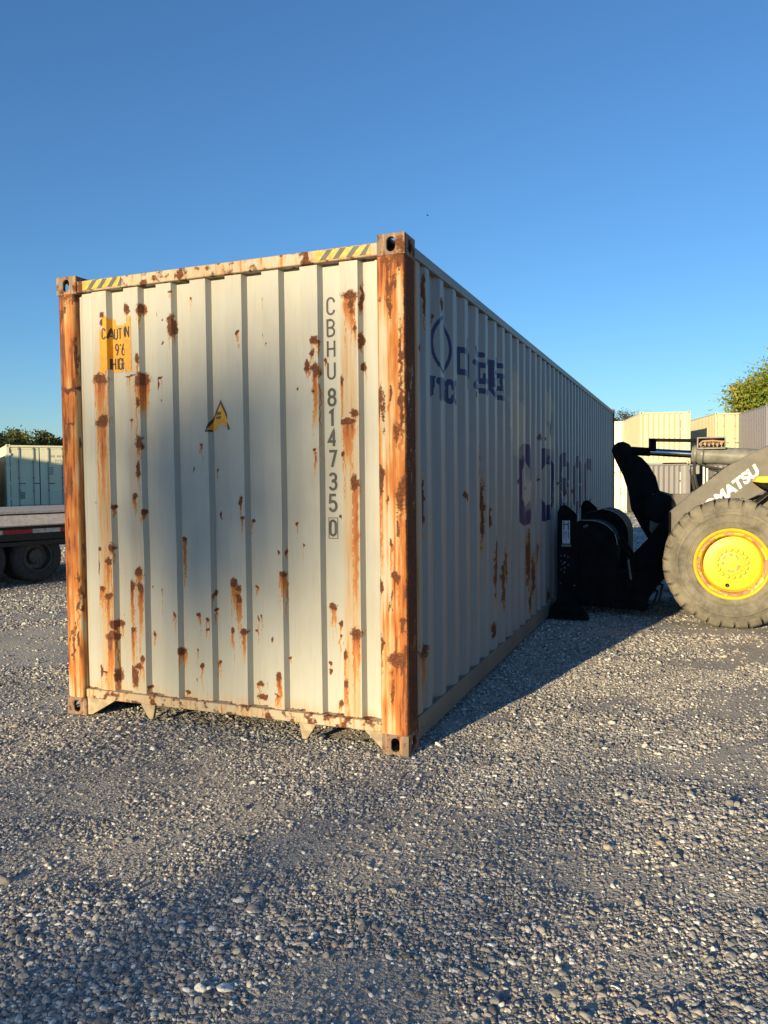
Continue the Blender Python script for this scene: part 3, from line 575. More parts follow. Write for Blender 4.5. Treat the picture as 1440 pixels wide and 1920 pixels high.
# corner posts: dense, heavily rusted
def post(name, x0, x1, yf, yb, m, right):
    # outline seen from above, from the inner return round the face to the outer side
    if right: pr_ = [(x0, yb), (x0, yf+.018), (x0+.006, yf+.006), (x0+.018, yf), (x1-.030, yf), (x1-.010, yf+.006), (x1-.003, yf+.022), (x1-.003, yf+.16), (x1-.035, yf+.16), (x1-.035, yf+.175)]
    else: pr_ = [(x0+.003, yf+.16), (x0+.003, yf+.022), (x0+.010, yf+.006), (x0+.03, yf), (x1-.018, yf), (x1-.006, yf+.006), (x1, yf+.018), (x1, yb)]
    d = densify(pr_, .008); ax = np.array([p[0] for p in d]); ay = np.array([p[1] for p in d]); zs = np.linspace(.118, 2.778, 380)
    U = np.concatenate([[0], np.cumsum(np.hypot(np.diff(ax), np.diff(ay)))])
    Xp = ax[:, None].repeat(len(zs), 1); Yp = ay[:, None].repeat(len(zs), 1); Zp = zs[None, :].repeat(len(ax), 0); Up = U[:, None].repeat(len(zs), 1)
    q = (Xp-x0)/(x1-x0); n_ = fbm(Up*45, Zp*1.3+5, 4); nb = fbm(Up*14+3, Zp*7, 4); nv = fbm(Up*70, Zp*.9+9, 4); nb2 = fbm(Up*9+40, Zp*2.6+8, 4)
    if right:
        rr = np.clip(1.05*sstep(.84, 1.0, q)+sstep(2.62, 2.78, Zp)*.62+(1-sstep(.20, .34, Zp))*.25, 0, 1)*(.30+1.0*nb)
        bl = [(x0+.012, 1.55, .02, .10, .5), (x1-.03, 2.25, .012, .25, .3), (x1-.035, 1.45, .028, .10, .4), (x1-.03, 1.95, .02, .2, .6), (x0+.10, 1.02, .022, .035, .1), (x1-.04, .72, .02, .05, .4), (x0+.09, .55, .05, .05, .3), (x0+.01, .62, .014, .06, .2), (x0+.08, 1.2, .012, .02, .2), (x0+.07, 2.02, .008, .06, .2), (x1-.05, 1.0, .014, .03, .2), (x0+.01, .95, .008, .05, .1)]
        stv = np.clip(.36+.50*sstep(.45, .95, q)*(.5+nb)+1.5*(nv-.47)+1.3*(nb2-.5)+.45*sstep(2.5, 2.75, Zp)+.35*(1-sstep(.3, 1.1, Zp)), 0, 1)
    else:
        rr = np.clip((1-sstep(.0, .14, q))*.9+sstep(.6, .8, nb)*.5+sstep(2.70, 2.78, Zp)*.8+sstep(.82, 1, q)*.25, 0, 1)*(.25+nb)
        bl = [(x0+.07, 2.16, .09, .022, .5), (x0+.07, 1.95, .05, .012, .4), (x0+.01, 1.43, .018, .12, .3), (x1-.025, .73, .014, .05, .3), (x1-.02, .5, .014, .05, .3), (x0+.045, 1.12, .008, .07, .2), (x1-.03, .92, .008, .05, .2), (x0+.06, .42, .009, .08, .1)]
        stv = np.clip(.60+.30*sstep(.5, 2.2, Zp)+1.2*(nv-.47)+1.1*(nb2-.5)+.5*(nb-.5)+.22*(1-q)-.2*(1-sstep(.0, .9, Zp)), 0, 1)
    rr = np.maximum(rr, sstep(.60, .74, fbm(Up*26+7, Zp*5.5+3, 4))*.6)
    r2, s2 = wear(Xp, Zp, bl, wob=.012); rr = np.maximum(rr, r2); stv = np.maximum(stv, s2)
    Xp = Xp+.003*(fbm(Zp*2.2, Up*3, 2)-.5)*(1 if right else .7)
    return grid_mesh(name, Xp, Yp, Zp, m, box, {'rust': rr, 'streak': stv}, smooth=45, flip=False)
post('corner_post', -.171, 0, .004, .09, M['post'], True)
post('corner_post', -W, -2.303, .004, .09, M['post'], False)
for xa, xb in ((-.165, -.003), (-W+.003, -W+.165)):
    bevel(MB().box(xa, xb, LN-.15, LN-.004, .118, 2.778).build('corner_post', M['casting'], box))
# corner castings: hollow fittings with oval holes
def oval_plate(mb, c, eu, ev, en, wu, wv, hu, hv, th, n=28):
    c, eu, ev, en = map(Vector, (c, eu, ev, en)); O_ = []; I_ = []
    for k in range(n):
        a = 2*math.pi*(k+.5)/n; ca, sa = math.cos(a), math.sin(a)
        kx = min(wu/2/abs(ca) if abs(ca) > 1e-6 else 9, wv/2/abs(sa) if abs(sa) > 1e-6 else 9); O_.append(eu*ca*kx+ev*sa*kx)
        # stadium hole
        if hv > hu: r_ = hu/2; st_ = hv/2-r_; p_ = eu*ca*r_+ev*(sa*r_+(st_ if sa > 0 else -st_))
        else: r_ = hv/2; st_ = hu/2-r_; p_ = eu*(ca*r_+(st_ if ca > 0 else -st_))+ev*sa*r_
        I_.append(p_)
    for sx1 in (-1, 1):                     # snap ring points to the plate's corners
        for sv1 in (-1, 1):
            t_ = eu*sx1*wu/2+ev*sv1*wv/2; j = min(range(n), key=lambda i: (O_[i]-t_).length); O_[j] = t_
    b = len(mb.v)
    for p_ in O_: mb.v.append(tuple(c+p_))
    for p_ in I_: mb.v.append(tuple(c+p_))
    for p_ in I_: mb.v.append(tuple(c+p_-en*th))
    for p_ in O_: mb.v.append(tuple(c+p_-en*th))
    for k in range(n):
        k2 = (k+1) % n
        for a_, b_ in ((0, n), (n, 2*n), (2*n, 3*n), (3*n, 0)): mb.f.append((b+a_+k, b+a_+k2, b+b_+k2, b+b_+k)); mb.mi.append(0)
def casting(x0, x1, y0, y1, z0, z1, top, outx, outy, parent=None, m=None):
    mb = MB(); cx, cy, cz = (x0+x1)/2, (y0+y1)/2, (z0+z1)/2; th = .02; w, d, h = x1-x0, y1-y0, z1-z0
    fy_ = y0 if outy < 0 else y1; fx_ = x1 if outx > 0 else x0; fz_ = z1 if top else z0
    oval_plate(mb, (cx, fy_, cz), (1, 0, 0), (0, 0, 1), (0, outy, 0), w, h, .051, .079, th)
    oval_plate(mb, (fx_, cy, cz), (0, 1, 0), (0, 0, 1), (outx, 0, 0), d-.004, h, .051, .079, th)
    oval_plate(mb, (cx, cy, fz_), (1, 0, 0), (0, 1, 0), (0, 0, 1 if top else -1), w-.004, d-.004, .063, .105, th)
    bx = x0 if outx > 0 else x1-.01; mb.box(bx+.001, bx+.011, y0+.002, y1-.002, z0+.002, z1-.002)
    by = y1-.01 if outy < 0 else y0; mb.box(x0+.002, x1-.002, by-.001, by+.009, z0+.002, z1-.002)
    bz = z0 if top else z1-.01; mb.box(x0+.002, x1-.002, y0+.002, y1-.002, bz+.001, bz+.009)
    return bevel(mb.build('corner_casting', m or M['casting'], parent or box, smooth=30), .005, 2, 50)
for top in (0, 1):
    z0, z1 = (H-.118, H) if top else (0, .118)
    for ox in (-1, 1):
        xa, xb = (-.162, 0) if ox > 0 else (-W, -W+.162)
        casting(xa, xb, 0, .178, z0, z1, top, ox, -1); casting(xa, xb, LN-.178, LN, z0, z1, top, ox, 1)
# rails
bevel(MB().box(-W+.162, -.162, .008, .068, 2.786, 2.858).build('top_rail', M['rail'], box), .006)
bevel(MB().box(-W+.12, -.12, LN-.068, LN-.008, 2.79, 2.858).build('top_rail', M['siderail'], box), .006)
mb = MB(); mb.box(-W+.16, -.16, .004, .085, .121, .181); bevel(mb.build('bottom_rail', M['rail'], box), .006)
MB().box(-W+.16, -.16, LN-.09, LN-.004, .05, .18).build('bottom_rail', M['siderail'], box)
for sgn in (1, -1):
    a = (lambda x: x) if sgn > 0 else (lambda x: -W-x)
    mb = MB(); x0, x1 = sorted((a(-.070), a(-.006))); mb.box(x0, x1, .178, LN-.178, 2.800, 2.862); bevel(mb.build('side_rail', M['siderail'], box), .006)
    mb = MB(); x0, x1 = sorted((a(-.052), a(-.004))); mb.box(x0, x1, .178, LN-.178, .040, .172)
    x0, x1 = sorted((a(-.09), a(-.052))); mb.box(x0, x1, .178, LN-.178, .040, .050); bevel(mb.build('side_rail', M['siderail'], box), .004)
# gussets beside the bottom fittings and the two hanging lashing teeth
for pts in ([(-.162, .121), (-.27, .121), (-.162, .022)], [(-W+.162, .121), (-W+.39, .121), (-W+.20, .012), (-W+.162, .008)]):
    MB().prism(pts, .012, .06).build('gusset', M['hook'], box)
for c, r_ in ((-1.765, 1), (-.645, -1)):
    poly = [(c-.075, .122), (c-.052, .085), (c-.018, .034), (c-.006, .027), (c+.014, .027), (c+.020, .040), (c+.038, .122)]
    if r_ < 0: poly = [(2*c-a-.01, b) for a, b in poly]
    bevel(MB().prism(poly, .010, .034).build('lashing_tooth', M['hook'], box), .003)
mb = MB()
for k in range(38): mb.box(-W+.06, -.06, .42+.31*k, .47+.31*k, .045, .16)
mb.box(-W+.06, -.06, .07, LN-.07, .150, .165)
mb.build('floor', M['darkfloor'], box)
# hazard tape on the top rail: slanted pieces, and the bare holder strip
def tape(x0, x1, first):
    root = MB().box(x0, x1, .0055, .0075, 2.796, 2.852).build('hazard_tape', M['tape_yellow'], box, smooth=0)
    x = x0+first
    while x < x1-.02:
        p_ = [(max(x0, x), 2.797), (min(x+.035, x1), 2.797), (min(x+.082, x1), 2.851), (min(x+.047, x1), 2.851)]
        o_ = MB().prism(p_, .0035, .0055).build('tape_stripe', M['grey_film'], box, smooth=0); o_.parent = root; x += .082
tape(-2.225, -1.915, .035); tape(-.545, -.205, .03)
# faded door-style serial on the side stays unreadable in the photo; the top fitting line of the side rail is plain
# ------------------------------------------------------------------ wheel loader with a container lifting frame
M['loadgrey'] = simple('dusty grey loader paint', (.145, .132, .108), .6, var=.15, scale=9, bumpa=.1)
M['black'] = simple('black painted steel', (.009, .009, .010), .7, var=.5, scale=8, spec=.08)
M['cyl'] = simple('grey cylinder paint', (.20, .20, .17), .4, var=.25, scale=12, bumpa=.1)
M['chrome'] = simple('chromed rod', (.42, .43, .44), .16, 1.0, var=.05)
M['rubberhose'] = simple('hose rubber', (.03, .03, .03), .6)
M['white'] = simple('white letter film', (.78, .78, .72), .5, var=.05, bumpa=.02)
M['label_white'] = simple('pale label', (.55, .55, .60), .5, var=.05, bumpa=.02)
M['label_blue'] = simple('blue label print', (.02, .03, .14), .5, var=.1, bumpa=.02)
M['bolt'] = simple('zinc bolt head', (.16, .16, .165), .5, .4)
t = NT('dusty tyre rubber'); P = t.coord(); n = t.noise(P, 5, 6, .65); n2 = t.noise(P, 28, 4); n3 = t.noise(P, 1.6, 3)
c = t.mix(t.rng(n, .32, .68), (.11, .10, .082), (.24, .215, .16)); c = t.mix(t.math('MULTIPLY', t.rng(n2, .45, .75), .4), c, (.26, .23, .17)); c = t.mix(t.math('MULTIPLY', t.rng(n3, .5, .8), .5), c, (.06, .056, .05))
t.out(c, .9, normal=t.bump(n2, .4, .006, t.bump(n, .4, .02)), spec=.2); M['tyre'] = t.m
t = NT('yellow wheel paint'); P = t.coord(); n = t.noise(P, 30, 5, .6); n2 = t.noise(P, 4, 3)
c = t.mix(t.rng(n2, .35, .7), (.82, .50, .012), (.68, .41, .018)); ra = t.attr('rust')
core = t.rng(t.math('ADD', ra, t.math('MULTIPLY', t.math('SUBTRACT', n, .5), 1.3)), .5, .62)
c = t.mix(core, c, t.mix(t.rng(n, .4, .6), (.30, .13, .05), (.42, .25, .14))); t.out(c, t.math('ADD', t.math('MULTIPLY', core, .4), .4), normal=t.bump(core, .2, .003)); M['rim'] = t.m
M['yellow'] = simple('yellow machine paint', (.78, .42, .015), .4, var=.08)

def fset(o, name, fn):
    me = o.data; a = me.attributes.new(name, 'FLOAT', 'POINT'); a.data.foreach_set('value', [fn(v.co) for v in me.vertices])
loader = empty('wheel_loader', (1.9, 5.55, 0)); tag(loader, 'dusty grey wheel loader with a yellow-rimmed front tyre, cropped by the right edge', 'wheel loader')
def L_(o): o.parent = loader; o.matrix_parent_inverse = Matrix.Translation((-1.9, -5.55, 0)); return o
def wheel(cx, cz, y0, y1, Rt, Rr, side):
    """side -1: outer face towards the camera (low y)"""
    Y = (lambda d: y0+d) if side < 0 else (lambda d: y1-d); wd = y1-y0
    mb = MB(); seg = 160; a_ = np.linspace(0, 2*math.pi, seg, endpoint=False)
    mb = MB()
    prof_ = [(Rr, .022), (Rr+.012, .010), (Rr+.03, .006), (Rr+.055, -.004), (Rr+.058, .002), (Rr+.068, .001), (Rr+.071, -.008), (Rr+.11, -.016), (Rr+.15, -.021), (Rr+.155, -.027), (Rr+.175, -.027), (Rr+.18, -.019), (Rr+.20, -.014), (Rr+.235, .006), (Rt-.050, .030), (Rt-.034, .055), (Rt-.022, .12), (Rt-.02, wd/2), (Rt-.022, wd-.12), (Rt-.026, wd-.055), (Rt-.05, wd-.02), (Rr+.12, wd+.01), (Rr, wd-.02)]
    mb.lathe_y(cx, cz, [(r_, Y(d)) for r_, d in prof_], 96)
    nl = 30
    for k in range(nl):                                    # worn tread blocks wrapped over the shoulder
        for sh in (0, 1):
            a0 = 2*math.pi*(k+.5*sh)/nl; wv = 2*math.pi/nl*.82
            ya, yb = (.010, wd*.5-.01) if sh == 0 else (wd*.5+.01, wd-.01)
            jit = random.uniform(-.014, .0); vs_ = []
            for q in range(4):
                a = a0+wv*(q/3-.5)
                for (r_, d) in (((Rt-.095, ya-.014), (Rt-.040, ya-.012), (Rt+jit, ya+.022), (Rt+jit, yb), (Rt-.04, yb)) if sh == 0 else ((Rt-.04, ya), (Rt+jit, ya), (Rt+jit, yb-.034), (Rt-.03, yb+.002), (Rt-.075, yb+.004))):
                    aa = a+(.10 if sh == 0 else -.10)*(abs(d-wd/2)/wd)
                    vs_.append((cx+r_*math.cos(aa), Y(d), cz+r_*math.sin(aa)))
            fs = []
            for q in range(3):
                for j in range(4): fs.append((q*5+j, q*5+j+1, q*5+j+6, q*5+j+5))
            fs += [(0, 1, 2, 3, 4), (19, 18, 17, 16, 15)]; mb._add(vs_, fs)
    tyre = mb.build('tyre', M['tyre'], None, smooth=50)
    cs_ = np.array([v.co[:] for v in tyre.data.vertices]); an_ = np.arctan2(cs_[:, 2]-cz, cs_[:, 0]-cx)+7; rr_ = np.hypot(cs_[:, 2]-cz, cs_[:, 0]-cx); wr = np.clip((rr_-.45)/.2, 0, 1)*.020*(fbm(an_*9, cs_[:, 1]*14+3, 4)-.5)
    for v, w_, a in zip(tyre.data.vertices, wr, an_): v.co.x += w_*math.cos(a-7); v.co.z += w_*math.sin(a-7)
    # flat spot on the ground
    for v in tyre.data.vertices:
        if v.co.z < .012: v.co.z = .012+(v.co.z-.012)*.25
    rp_ = [(Rr+.004, .030), (Rr+.006, .004), (Rr-.004, -.004), (Rr-.014, .000), (Rr-.026, .010), (Rr-.030, .018), (Rr-.050, .022), (Rr-.054, .016), (Rr-.060, .020), (Rr-.066, .07), (Rr-.078, .135), (Rr-.084, .140), (.190, .132), (.120, .130), (.118, .124), (.095, .122), (.090, .126), (.001, .124)]
    mb = MB(); rp2 = densify([(a*1.0, b) for a, b in rp_], .010); mb.lathe_y(cx, cz, [(r_, Y(d)) for r_, d in rp2], 96)
    rim = mb.build('wheel', M['rim'], None, smooth=30)
    def rf(co):
        r_ = math.hypot(co.x-cx, co.z-cz); d = abs(co.y-Y(0)); an = math.atan2(co.z-cz, co.x-cx)
        nn = float(fbm(np.array([an*5+20]), np.array([r_*60]), 3)[0])
        g = .66 if (Rr-.066 < r_ < Rr-.024 and d < .07) else (.56 if .066 < r_ < .094 and d > .1 else (.30 if r_ > Rr-.006 else .06))
        return g*(.35+1.25*nn)
    fset(rim, 'rust', rf)
    tyre.parent = rim
    mb = MB()
    for k in range(16):
        a = 2*math.pi*k/16+.1; x_, z_ = cx+.142*math.cos(a), cz+.142*math.sin(a)
        ya, yb = sorted((Y(.110), Y(.096))); mb.tube([(x_, Y(.132), z_), (x_, Y(.104), z_), (x_, Y(.100), z_)], [.021, .021, .016], 12)
    nuts = mb.build('wheel_nuts', M['rim'], None); nuts.parent = rim
    mb = MB(); x_, z_ = cx-.038, cz-.232; mb.tube([(x_, Y(.136), z_), (x_, Y(.1285), z_)], .020, 14); vh = mb.build('valve_hole', M['black'], None); vh.parent = rim
    mb = MB(); mb.tube([(x_, Y(.12), z_), (x_+.006, Y(.09), z_-.004)], .006, 8); vs2 = mb.build('valve_stem', M['bolt'], None); vs2.parent = rim
    return rim
L_(wheel(1.834, .660, 4.56, 5.04, .668, .356, -1)); L_(wheel(1.834, .660, 6.06, 6.54, .668, .356, 1))
L_(wheel(4.95, .660, 4.56, 5.04, .668, .356, -1)); L_(wheel(4.95, .660, 6.06, 6.54, .668, .356, 1))
def bar(name, poly, y0, y1, m, bev=.008, parent=None):
    o = MB().prism(poly, y0, y1).build(name, m); bevel(o, bev, 2, 40)
    if parent: o.parent = parent; return o
    return L_(o)
# boom arms
boom = [(.70, .20), (.80, .14), (.98, .14), (1.12, .36), (1.34, .62), (1.60, .86), (2.02, 1.30), (2.6, 1.60), (3.1, 1.72), (3.3, 1.86), (3.22, 2.02), (3.0, 2.06), (2.5, 2.02), (2.2, 1.87), (2.05, 1.80), (1.79, 1.65), (1.60, 1.49), (1.43, 1.355), (1.22, 1.165), (1.02, .90), (.84, .62), (.72, .36)]
bn = bar('boom_arm', boom, 5.16, 5.26, M['loadgrey']); bar('boom_arm', boom, 5.84, 5.94, M['loadgrey'])
mb = MB(); BX, BZ, BX2, BZ2 = (1.7350, 1.2560, 2.1435, 1.5968); ang = math.atan2(BZ2-BZ, BX2-BX); BLEN = math.hypot(BX2-BX, BZ2-BZ)
ca, sa = math.cos(ang), math.sin(ang); ox, oz = 1.425, 1.042

def font_mesh(txt, off=.02, shear=.25):
    cu = bpy.data.curves.new('text', 'FONT'); cu.body = txt; cu.offset = off; cu.shear = shear; cu.space_character = 1.0
    ob = bpy.data.objects.new('text', cu); COL.objects.link(ob); dg = bpy.context.evaluated_depsgraph_get(); me_ = bpy.data.meshes.new_from_object(ob.evaluated_get(dg))
    bpy.data.objects.remove(ob); bpy.data.curves.remove(cu); return me_
me_ = font_mesh('KOMATSU', .045, .22); V_ = np.array([v.co[:] for v in me_.vertices]); m2 = font_mesh('KO', .045, .22); w2 = max(v.co.x for v in m2.vertices)+.06; bpy.data.meshes.remove(m2)
sx1 = BLEN/(V_[:, 0].max()-w2); sz1 = .112/V_[:, 1].max()
for v in me_.vertices:
    a_, b_ = (v.co.x-w2)*sx1, v.co.y*sz1; v.co = (BX+a_*ca-b_*sa, 5.1565, BZ+a_*sa+b_*ca)
me_.name = 'lettering'; L_(link('lettering', me_, M['white']))

mb = MB(); mb.tube([(1.12, 5.26, 1.20), (1.12, 5.84, 1.20)], .17, 28); L_(mb.build('cross_tube', M['black'], smooth=40))
# added black plates paint shade over the arm ends, near one to shadow line
bar('boom_shade_plate', [(.70, .20), (.80, .14), (.98, .14), (1.10, .33), (1.235, .50), (1.235, 1.16), (1.215, 1.16), (1.02, .90), (.84, .62), (.72, .36)], 5.135, 5.158, M['black'], .003)
bar('boom_shade_plate', [(.70, .20), (.80, .14), (.98, .14), (1.10, .33), (1.16, .60), (1.10, .98), (1.02, .90), (.84, .62), (.72, .36)], 5.815, 5.838, M['black'], .003)
bar('cross_plate', [(1.03, 1.36), (1.43, 1.36), (1.60, 1.46), (1.55, 1.10), (1.10, .80), (1.0, .95)], 5.28, 5.36, M['loadgrey'])
# bell crank
bc = [(.57, 1.86), (.62, 1.735), (.70, 1.57), (.76, 1.38), (.79, 1.18), (.89, .99), (.99, .82), (1.10, .78), (1.22, .90), (1.28, 1.10), (1.28, 1.28), (1.20, 1.36), (1.10, 1.39), (1.06, 1.55), (.98, 1.69), (.90, 1.78), (.80, 1.83), (.79, 1.90), (.76, 1.94), (.70, 1.968), (.64, 1.958), (.59, 1.92)]
bar('bell_crank', bc, 5.47, 5.63, M['black'], .012)
for pa_, pb_, pr2 in (((.69, 5.42, 1.86), (.69, 5.68, 1.86), .085), ((1.08, 5.40, 1.16), (1.08, 5.70, 1.16), .15)): L_(MB().tube([pa_, pb_], pr2, 28).build('pivot_boss', M['black'], smooth=40))
bar('tilt_link', [(1.04, .90), (.93, .78), (.62, .44), (.60, .34), (.68, .30), (.78, .36), (1.10, .74)], 5.50, 5.60, M['black'])
# tilt cylinder
def lerp(p, q, k): return tuple(a+(b-a)*k for a, b in zip(p, q))
P0 = (.69, 5.55, 1.865); P1 = (2.75, 5.55, 1.700)
def on(x): return lerp(P0, P1, (x-P0[0])/(P1[0]-P0[0]))
mb = MB(); mb.tube([on(.69), on(1.00)], .050, 20); L_(mb.build('rod_eye', M['black'], smooth=40))
mb = MB(); mb.tube([on(.98), on(1.45)], .043, 24); L_(mb.build('cylinder_rod', M['chrome'], smooth=40))
mb = MB(); mb.tube([on(1.44), on(1.445), on(1.47), on(1.49), on(1.50), on(1.54), on(1.56), on(1.575)], [.06, .085, .105, .105, .095, .118, .118, .1], 24); L_(mb.build('cylinder_gland', M['cyl'], smooth=30))
mb = MB(); mb.tube([on(1.56), on(2.6)], .098, 32); L_(mb.build('cylinder_barrel', M['cyl'], smooth=40))
# guard bar over the rod and the open sensor bracket
mb = MB(); mb.box(.985, 1.065, 5.46, 5.54, 1.86, 1.985); mb.obox((1.27, 5.50, 1.965), (.285, 0, -.012), (0, .04, 0), (0, 0, .018)); bevel(L_(mb.build('guard_bar', M['black'])), .004)
mb = MB(); mb.box(1.50, 1.80, 5.42, 5.56, 1.975, 1.990); mb.box(1.50, 1.80, 5.55, 5.56, 1.87, 1.98); mb.box(1.50, 1.515, 5.42, 5.56, 1.86, 1.98); mb.box(1.50, 1.80, 5.42, 5.56, 1.855, 1.870); mb.box(1.785, 1.80, 5.42, 5.56, 1.86, 1.98); bevel(L_(mb.build('sensor_bracket', M['cyl'])), .003)
mb = MB()
for k in range(6): mb.tube([(1.54+.042*k, 5.44, 1.905+.008*(k % 2)), (1.56+.042*k, 5.50, 1.93)], .016, 8)
mb.tube([(1.51, 5.45, 1.90), (1.56, 5.45, 1.945), (1.66, 5.46, 1.95), (1.78, 5.46, 1.935)], .010, 8)
L_(mb.build('bracket_fittings', simple('tan brass fittings', (.42, .27, .16), .5)))
# hoses
L_(MB().tube([(1.53, 5.52, 1.70), (1.60, 5.50, 1.66), (1.75, 5.48, 1.63), (1.95, 5.5, 1.56), (2.2, 5.5, 1.45)], .014, 8).build('hydraulic_hose', M['rubberhose'], smooth=40))
L_(MB().tube([(1.52, 5.58, 1.69), (1.62, 5.54, 1.64), (1.8, 5.52, 1.58), (2.1, 5.5, 1.40)], .014, 8).build('hydraulic_hose', M['rubberhose'], smooth=40))
L_(MB().tube([(1.48, 5.50, 1.72), (1.47, 5.47, 1.60), (1.50, 5.46, 1.45), (1.55, 5.5, 1.30)], .018, 8).build('hydraulic_hose', M['rubberhose'], smooth=40))
L_(MB().tube([(1.50, 5.56, 1.72), (1.44, 5.52, 1.62), (1.46, 5.5, 1.48), (1.5, 5.5, 1.3)], .018, 8).build('hydraulic_hose', M['rubberhose'], smooth=40))
L_(MB().tube([(.98, 5.30, .34), (1.10, 5.2, .26), (1.06, 5.1, .13), (.90, 5.1, .12), (.80, 5.15, .2)], .016, 8).build('hydraulic_hose', M['rubberhose'], smooth=40))
L_(MB().tube([(.98, 5.25, .42), (1.15, 5.18, .34), (1.12, 5.1, .16), (.95, 5.05, .06), (.82, 5.1, .12)], .016, 8).build('hydraulic_hose', M['rubberhose'], smooth=40))
for xq in (1.575, 1.610): L_(MB().tube([(xq, 5.52, 1.66), (xq, 5.52, 1.20)], .012, 8).build('grease_pipe', M['white'], smooth=40))
bar('valve_block', [(1.44, 1.66), (1.53, 1.68), (1.53, 1.58), (1.45, 1.57)], 5.48, 5.6, M['cyl'], .004)
# body behind the arms
frame = [(1.35, .45), (2.15, .38), (3.4, .45), (3.4, 1.55), (3.25, 1.95), (2.95, 1.95), (2.6, 1.42), (2.0, 1.30), (1.62, .95), (1.35, .75)]
bar('front_frame', frame, 5.30, 5.80, M['loadgrey'])
bar('fender', [(2.035, 1.490), (2.075, 1.548), (3.0, 1.548), (3.0, 1.478), (2.12, 1.478)], 4.75, 5.10, M['yellow'])
bar('fender_bracket', [(2.06, 1.476), (3.0, 1.476), (3.0, 1.30), (2.25, 1.36), (2.18, 1.40)], 4.8, 5.08, M['black'])
bar('step_bar', [(2.20, 1.40), (2.225, 1.375), (1.98, 1.16), (1.955, 1.185)], 5.09, 5.13, M['black'], .003)
bar('lift_cylinder', [(1.97, 1.22), (2.08, 1.10), (3.3, .55), (3.3, .72)], 5.1, 5.15, M['black'], .02)
bar('rear_frame', [(3.4, .45), (6.4, .5), (6.4, 1.2), (3.4, 1.2)], 5.15, 5.95, M['loadgrey'])
bar('engine_hood', [(4.75, 1.2), (6.5, 1.25), (6.55, 2.1), (6.3, 2.25), (4.75, 2.3)], 5.0, 6.1, M['yellow'], .04)
cabm = bar('cab', [(3.45, 1.25), (4.75, 1.25), (4.75, 3.05), (4.65, 3.15), (3.65, 3.15), (3.5, 2.3)], 4.95, 6.15, M['loadgrey'], .03)
t = NT('cab glass'); t.out((.02, .03, .035), .05, 0, spec=.6); M['glass'] = t.m
for yy in (4.93, 6.16): bar('cab_window', [(3.65, 2.0), (4.60, 2.0), (4.60, 2.95), (3.78, 2.95)], yy, yy+.015, M['glass'], .002)
# lifting frame at the container's flank
plate = [(.085, .05), (.085, 1.175), (.115, 1.235), (.135, 1.250), (.175, 1.250), (.200, 1.235), (.293, 1.150), (.293, .05)]
for y0 in (4.58, 6.50):
    bar('frame_plate', plate, y0, y0+.05, M['black'], .006)
    bar('foot', [(-.02, .012), (.01, .012), (.42, .012), (.40, .05), (.31, .14), (.29, .17), (.04, .17), (.0, .06)], y0-.05, y0+.14, M['black'], .006)
bar('label_plate', [(.140, .835), (.222, .835), (.222, 1.085), (.140, 1.085)], 4.572, 4.578, M['label_white'], .001)
mb = MB(); F5 = lambda u, v: (u, 4.5705, v)
ribbons(mb, [[(.158, 1.075), (.158, .985)], [(.204, 1.075), (.204, .985)], [(.158, 1.045), (.204, 1.045)]], .011, F5)
ribbons(mb, [[(.158, .975), (.158, .885)], [(.207, .975), (.207, .885)]], .007, F5)
ribbons(mb, [[(.176, .965), (.188, .965), (.188, .945), (.176, .945), (.176, .965)], [(.176, .932), (.190, .932), (.190, .915), (.176, .915)], [(.182, .900), (.182, .870)]], .005, F5)
L_(mb.build('label_print', M['label_blue'], smooth=0))
bar('shackle', [(.13, .800), (.235, .800), (.235, .825), (.13, .825)], 4.56, 4.578, M['cyl'], .004)
for bx_, bz_ in ((.128, .70), (.165, .705), (.20, .69), (.128, .645), (.14, .61), (.165, .57), (.128, .55), (.205, .60), (.165, .63), (.27, .38), (.12, .40), (.16, .52)):
    mb = MB(); mb.tube([(bx_, 4.578, bz_), (bx_, 4.566, bz_)], .0085 if bx_ != .165 else .012, 8); L_(mb.build('bolt', M['bolt'], smooth=40))
# rounded hood between the plates, with rim bars that catch the sky
hood = [(.20, .10), (.20, 1.02), (.26, 1.06), (.40, 1.065)]+arc(.40, .80, .28, .265, 90, 0, 9)+[(.68, .45), (.66, .10)]
bar('drum_hood', hood, 4.95, 5.45, M['black'], .01)
hood2 = [(.20, .10), (.20, 1.10), (.45, 1.165)]+arc(.45, .86, .30, .305, 85, 0, 9)+[(.75, .50), (.70, .10)]
bar('drum_hood', hood2, 5.62, 6.45, M['black'], .01)
M['edge'] = simple('bare steel edge', (.30, .30, .28), .4, .3)
for pts_ in ([(a, 4.94, b) for a, b in [(.30, 1.07), (.40, 1.07)]+arc(.40, .80, .285, .27, 90, 0, 12)], [(a, 5.61, b) for a, b in arc(.45, .86, .305, .31, 85, 20, 10)]): L_(MB().tube(pts_, .006, 6).build('hood_edge', M['edge'], smooth=40))
mb = MB(); mb.tube([(.62, 4.94, .95), (.80, 5.0, .70), (.86, 5.0, .55)], .02, 8); mb.tube([(.70, 5.0, .92), (.86, 5.1, .66)], .02, 8); mb.box(.78, .86, 4.95, 5.1, .30, .66); mb.box(.60, 1.0, 5.0, 5.3, .08, .5); L_(mb.build('coupler', M['black'], smooth=40))
L_(MB().tube([(.80, 4.96, .64), (.83, 4.94, .42)], .014, 8).build('pin', M['bolt'], smooth=40)); L_(MB().tube([(.33, 4.90, 1.0), (.36, 4.96, 1.012)], .018, 8).build('grease_fitting', M['bolt'], smooth=40))

